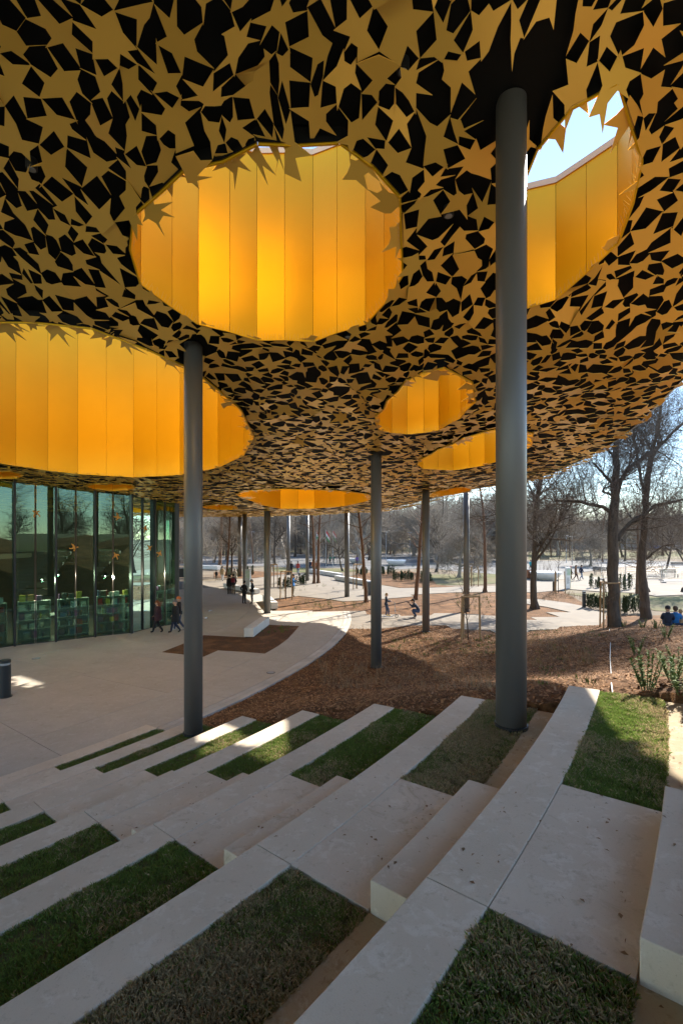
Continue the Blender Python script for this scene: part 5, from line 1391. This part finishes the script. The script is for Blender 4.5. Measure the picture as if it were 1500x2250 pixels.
    hb.build('hat' if hat else 'hair', hat or hair, root, smooth=True)
    if hat and longhair:
        MB().tube([hd+Vector((0,-.035*H,.0)), hd+Vector((0,-.06*H,-.06*H)), hd+Vector((0,-.06*H,-.12*H))], [.045*H,.045*H,.02*H], 10).build('hair', hair, root, smooth=True)
    if coat:
        cm, hem = coat; cb = MB()
        rings = [(.835,.055,.050),(.815,.10,.062),(.76,.122,.086),(.68,.122,.09),(.60,.122,.092),(.52,.130,.098),(hem,.138,.108)]
        vs = []; fs = []; nn = 18
        for z, rx, ry in rings:
            for i in range(nn): a = 2*math.pi*i/nn; vs.append((rx*bulk*math.cos(a)*H*(1+.03*math.sin(5*a+z*20)), ry*bulk*math.sin(a)*H, z*H))
        for j in range(len(rings)-1):
            for i in range(nn): fs.append((j*nn+i, (j+1)*nn+i, (j+1)*nn+(i+1)%nn, j*nn+(i+1)%nn))
        cb.add(vs, fs); cb.build('coat', cm, root, smooth=True)
    else:
        # jacket hem and collar
        hm_ = MB(); pz, cz = Vector(J['pel'])*H, Vector(J['nec'])*H
        if kind not in ('squat','sit'):
            hm_.lathe([(.088*H*bulk,-.045*H),(.096*H*bulk,-.02*H),(.094*H*bulk,.05*H)], 16, pz, 1.0, .78); hm_.build('jacket_hem', top, root, smooth=True)
        MB().lathe([(.055*H,-.02*H),(.046*H,.022*H)], 14, cz).build('collar', top, root, smooth=True)
    if extra: extra(root, J, H)
    return root
def backpack(mat_):
    def f(root, J, H):
        b = MB(); b.box(-.085*H,.085*H,-.155*H,-.07*H,.60*H,.80*H); b.build('backpack', mat_, root, bevel=.03)
        for s_ in (-1,1): MB().tube([(s_*.06*H,-.075*H,.80*H),(s_*.066*H,.0,.845*H),(s_*.07*H,.075*H,.78*H),(s_*.07*H,.06*H,.65*H)], .008*H, 5).build('strap', mat_, root)
    return f
black = cloth('black', (0.012,0.012,0.014)); navy = cloth('navy', (0.018,0.028,0.055)); jeans = cloth('jeans', (0.04,0.065,0.13)); maroon = cloth('maroon', (0.05,0.018,0.024)); beige = cloth('beige', (0.42,0.30,0.17)); greyc = cloth('grey', (0.14,0.14,0.14)); bluej = cloth('blue', (0.02,0.18,0.48)); redc = cloth('red', (0.42,0.05,0.03)); orangec = cloth('orange', (0.55,0.16,0.04)); teal = cloth('teal', (0.03,0.35,0.38)); purple = cloth('purple', (0.16,0.09,0.35)); khaki = cloth('khaki', (0.15,0.12,0.08)); brownc = cloth('brown', (0.22,0.11,0.045)); yellows = cloth('yellow', (0.6,0.36,0.02)); greenc = cloth('green', (0.04,0.22,0.12)); whitec = cloth('white', (0.6,0.6,0.6)); lightj = cloth('light_jeans', (0.20,0.26,0.34))
h_aub = cloth('auburn', (0.16,0.055,0.02)); h_dk = cloth('dark_hair', (0.02,0.015,0.012)); h_gr = cloth('grey_hair', (0.22,0.20,0.18)); h_bl = cloth('blond', (0.32,0.20,0.09)); h_br = cloth('brown_hair', (0.07,0.04,0.02))
FL, FRT, TOC, AWY = R(90), R(-90), R(180), 0.0
def hfeet(px, py, hp): return hp*EYE/(py-YH)      # pixel height -> metres
def handbag(root, J, H):
    ha = Vector(J['hal'])*H; b = MB(); b.box(-.05*H,.05*H,-.03*H,.03*H,-.12*H,-.02*H, M=Matrix.Translation(ha+Vector((-.03*H,.02*H,0)))); b.build('handbag', black, root, bevel=.015)
person(G(347,1391), 1.68, FL, 'bag', maroon, black, black, h_aub, 'woman with long auburn hair in a maroon coat walking beside the glass', coat=(maroon,.40), longhair=True, bulk=1.12, extra=handbag, grp='walkers beside the glass')
person(G(386,1391), 1.70, R(100), 'bag', black, navy, black, h_gr, 'person in a grey hat and long black coat beside the left column', ph=-1, coat=(black,.36), hat=greyc, bulk=1.15, grp='walkers beside the glass')
person(G(394,1385), 1.78, FL, 'walk', black, jeans, whitec, h_br, 'person in an orange beanie behind the grey-hatted walker', hat=orangec, bulk=1.15, grp='walkers beside the glass')
person(G(536.5,1327), 1.72, R(-20), 'pockets', black, black, black, h_dk, 'man in black with a striped jacket, left of the two standing men', bulk=1.1, grp='standing men')
person(G(554,1326), 1.80, FL, 'pockets', black, greyc, black, h_gr, 'man in black jacket and grey trousers, right of the two standing men', bulk=1.1, grp='standing men')
person(G(504,1306), 1.70, R(30), 'stand', black, black, black, h_dk, 'person in dark clothes at the left of the far bench group', coat=(black,.42), bulk=1.1, grp='far bench group')
person(G(513,1306.5), 1.78, AWY, 'pockets', black, khaki, khaki, h_dk, 'person with a dark red backpack in the far bench group', bulk=1.1, extra=backpack(cloth('wine', (0.20,0.02,0.03))), grp='far bench group')
person(G(516,1286), 1.75, AWY, 'stand', beige, khaki, black, h_gr, 'person in a pale beige coat behind the far bench group', coat=(cloth('sand', (0.36,0.32,0.25)),.45), bulk=1.1, grp='far bench group')
person(G(488.5,1277), 1.70, AWY, 'walk', beige, whitec, black, h_dk, 'woman in a tan coat walking away with a child', coat=(beige,.44), bulk=1.05, grp='far walkers')
person(G(475.5,1276), 1.22, AWY, 'walk', black, khaki, black, h_dk, 'small child in black walking beside the woman in a tan coat', ph=-1, bulk=1.1, grp='far walkers')
person(G(643.5,1311), 1.85, FRT, 'phone', bluej, khaki, khaki, h_dk, 'man in a bright blue jacket standing by the sapling', hat=black, bulk=1.1, grp='far walkers')
person(G(848,1357.5)+Vector((0,0,.10)), 1.42, FRT, 'scooter', navy, jeans, yellows, h_bl, 'boy in navy jacket and yellow shoes standing on a kick scooter', bulk=1.08)
def photo_cam(root, J, H):
    ha = (Vector(J['hal'])+Vector(J['har']))*.5*H; b = MB(); b.box(-.06,.06,-.03,.03,-.035,.045, M=Matrix.Translation(ha+Vector((0,.0,.03)))); b.tube([ha+Vector((0,.03,.03)), ha+Vector((0,.12,.03))], .032, 12); b.build('photo_camera', black, root)
person(G(915,1356), 1.80, R(88), 'squat', navy, jeans, black, h_dk, 'man in navy squatting on the path with a camera', bulk=1.12, extra=photo_cam)
person(G(654.5,1262), 1.75, AWY, 'walk', redc, lightj, black, h_br, 'person in a red-orange jacket and light jeans walking', bulk=1.1, grp='far walkers')
for px, py, H, fc, tp, lg, hr, lb in ((640,1262,1.75,0,black,black,h_dk,'dark-clothed person left of the red-orange jacket'),(681,1257,1.75,3.1,navy,jeans,h_dk,'person in navy left of the twin trunks'),(687,1256,1.72,0,orangec,khaki,h_br,'person in orange behind the twin trunks'),(695,1258,1.7,0,cloth('rust',(0.35,0.12,0.05)),khaki,h_br,'person in rust-brown right of the twin trunks'),
    (725,1240.5,1.75,.3,khaki,black,h_dk,'person with a green backpack on the far square'),(732,1240,1.72,.2,black,black,h_dk,'person in black beside the green backpack'),(784,1242,1.72,0,purple,jeans,h_dk,'person in a purple jacket before the bowl planter'),(575,1229,1.75,0,black,black,h_dk,'person in black left of the dark column on the far square'),(580.5,1228,1.6,0,redc,black,h_dk,'person in red left of the dark column on the far square'),
    (609,1222,1.75,1.6,navy,navy,h_dk,'person in navy on the far square right of the dark column'),(624,1228,1.7,1.6,cloth('pink',(0.5,0.06,0.2)),black,h_dk,'person in pink pushing along on the far square'),(490,1224,1.75,1.2,black,black,h_dk,'far person in black striding at the left of the square'),(482,1223,1.75,-1.2,navy,navy,h_dk,'far person in navy striding at the left of the square'),
    (395,1240,1.7,0,greyc,black,h_dk,'far person in grey just right of the shop corner'),(404.5,1238,1.7,0,redc,black,h_dk,'far person in red just right of the shop corner'),(401,1219,1.75,0,lightj,jeans,h_dk,'far pale-blue figure right of the shop corner'),(960,1243,1.75,0,greyc,greyc,h_gr,'far person in grey beside the nearest column'),(1165,1254,1.6,0,teal,black,h_dk,'person in teal behind the brown bin')):
    person(G(px, py), H, fc, 'walk', tp, lg, black, hr, lb, ph=rng.choice((-1,1)), bulk=1.1, grp='people on the far square', extra=backpack(greenc) if 'green backpack' in lb else None)
person(G(1252,1275), 1.62, FRT, 'walk', black, black, black, h_dk, 'left of the three walkers, in black with a pink hat', hat=cloth('rose', (0.35,0.10,0.16)), coat=(black,.40), bulk=1.1, grp='three walkers')
person(G(1264,1275), 1.74, FRT, 'walk', brownc, maroon, black, h_br, 'middle of the three walkers, in a brown jacket', ph=-1, bulk=1.12, grp='three walkers')
person(G(1276,1274), 1.72, FRT, 'walk', navy, lightj, black, h_dk, 'right of the three walkers, in navy with light jeans', bulk=1.12, grp='three walkers')
# seated trio behind the mound crest
for px, tp, hr, ht, lb, H in ((1466,navy,h_dk,black,'person in a black beanie sitting behind the mound at right',1.75),(1483,bluej,h_br,None,'person in blue sitting behind the mound at right',1.68),(1494,beige,h_bl,None,'blond child sitting at the right frame edge behind the mound',1.4)):
    Y = 21.5; x = (px-CXP)/FPX*Y; z = hill(x, Y)
    person(Vector((x, Y, z+.03)), H, R(-30), 'sit', tp, jeans, black, hr, lb, hat=ht, bulk=1.1, grp='people seated behind the mound')

# kick scooter
p = G(848,1357.5); sc = empty('kick_scooter', (p.x+.28, p.y, 0), 0, 'black kick scooter under the boy in navy', 'scooter')
MB().box(-.62,.12,-.065,.065,.075,.098).build('deck', steel_dark, sc, bevel=.01)
MB().tube([(.10,0,.09),(.24,0,.20),(.30,0,.28),(.26,0,.55),(.22,0,.93)], [.024,.022,.02,.018,.016], 8).build('stem', M('scooter_grey', (0.4,0.4,0.42), .35, .6), sc)
MB().tube([(.22,-.21,.94),(.22,.21,.94)], .015, 8).build('handlebar', black, sc)
for s_ in (-1,1): MB().tube([(.22,s_*.211,.94),(.22,s_*.30,.94)], .019, 8).build('grip', black, sc)
for x in (.36,-.68):
    w_ = MB(); pts = [(x+math.cos(a)*.10, 0, .115+math.sin(a)*.10) for a in [2*math.pi*i/20 for i in range(21)]]; w_.tube(pts, .016, 6, cap=False); wo = w_.build('wheel', tyre_m, sc)
    MB().tube([(x,-.02,.115),(x,.02,.115)], .03, 10).build('hub', M('scooter_grey', (0.4,0.4,0.42), .35, .6), wo)
    sp = MB()
    for k in range(5): a = k*1.2566; sp.tube([(x+math.cos(a)*.03,0,.115+math.sin(a)*.03),(x+math.cos(a)*.09,0,.115+math.sin(a)*.09)], .006, 5)
    sp.build('spokes', M('scooter_grey', (0.4,0.4,0.42), .35, .6), wo)
MB().tube([(.28,0,.26),(.36,0,.115)], .014, 6).build('fork', steel_dark, sc); MB().tube([(-.60,0,.088),(-.68,0,.115)], .014, 6).build('rear_bracket', steel_dark, sc)
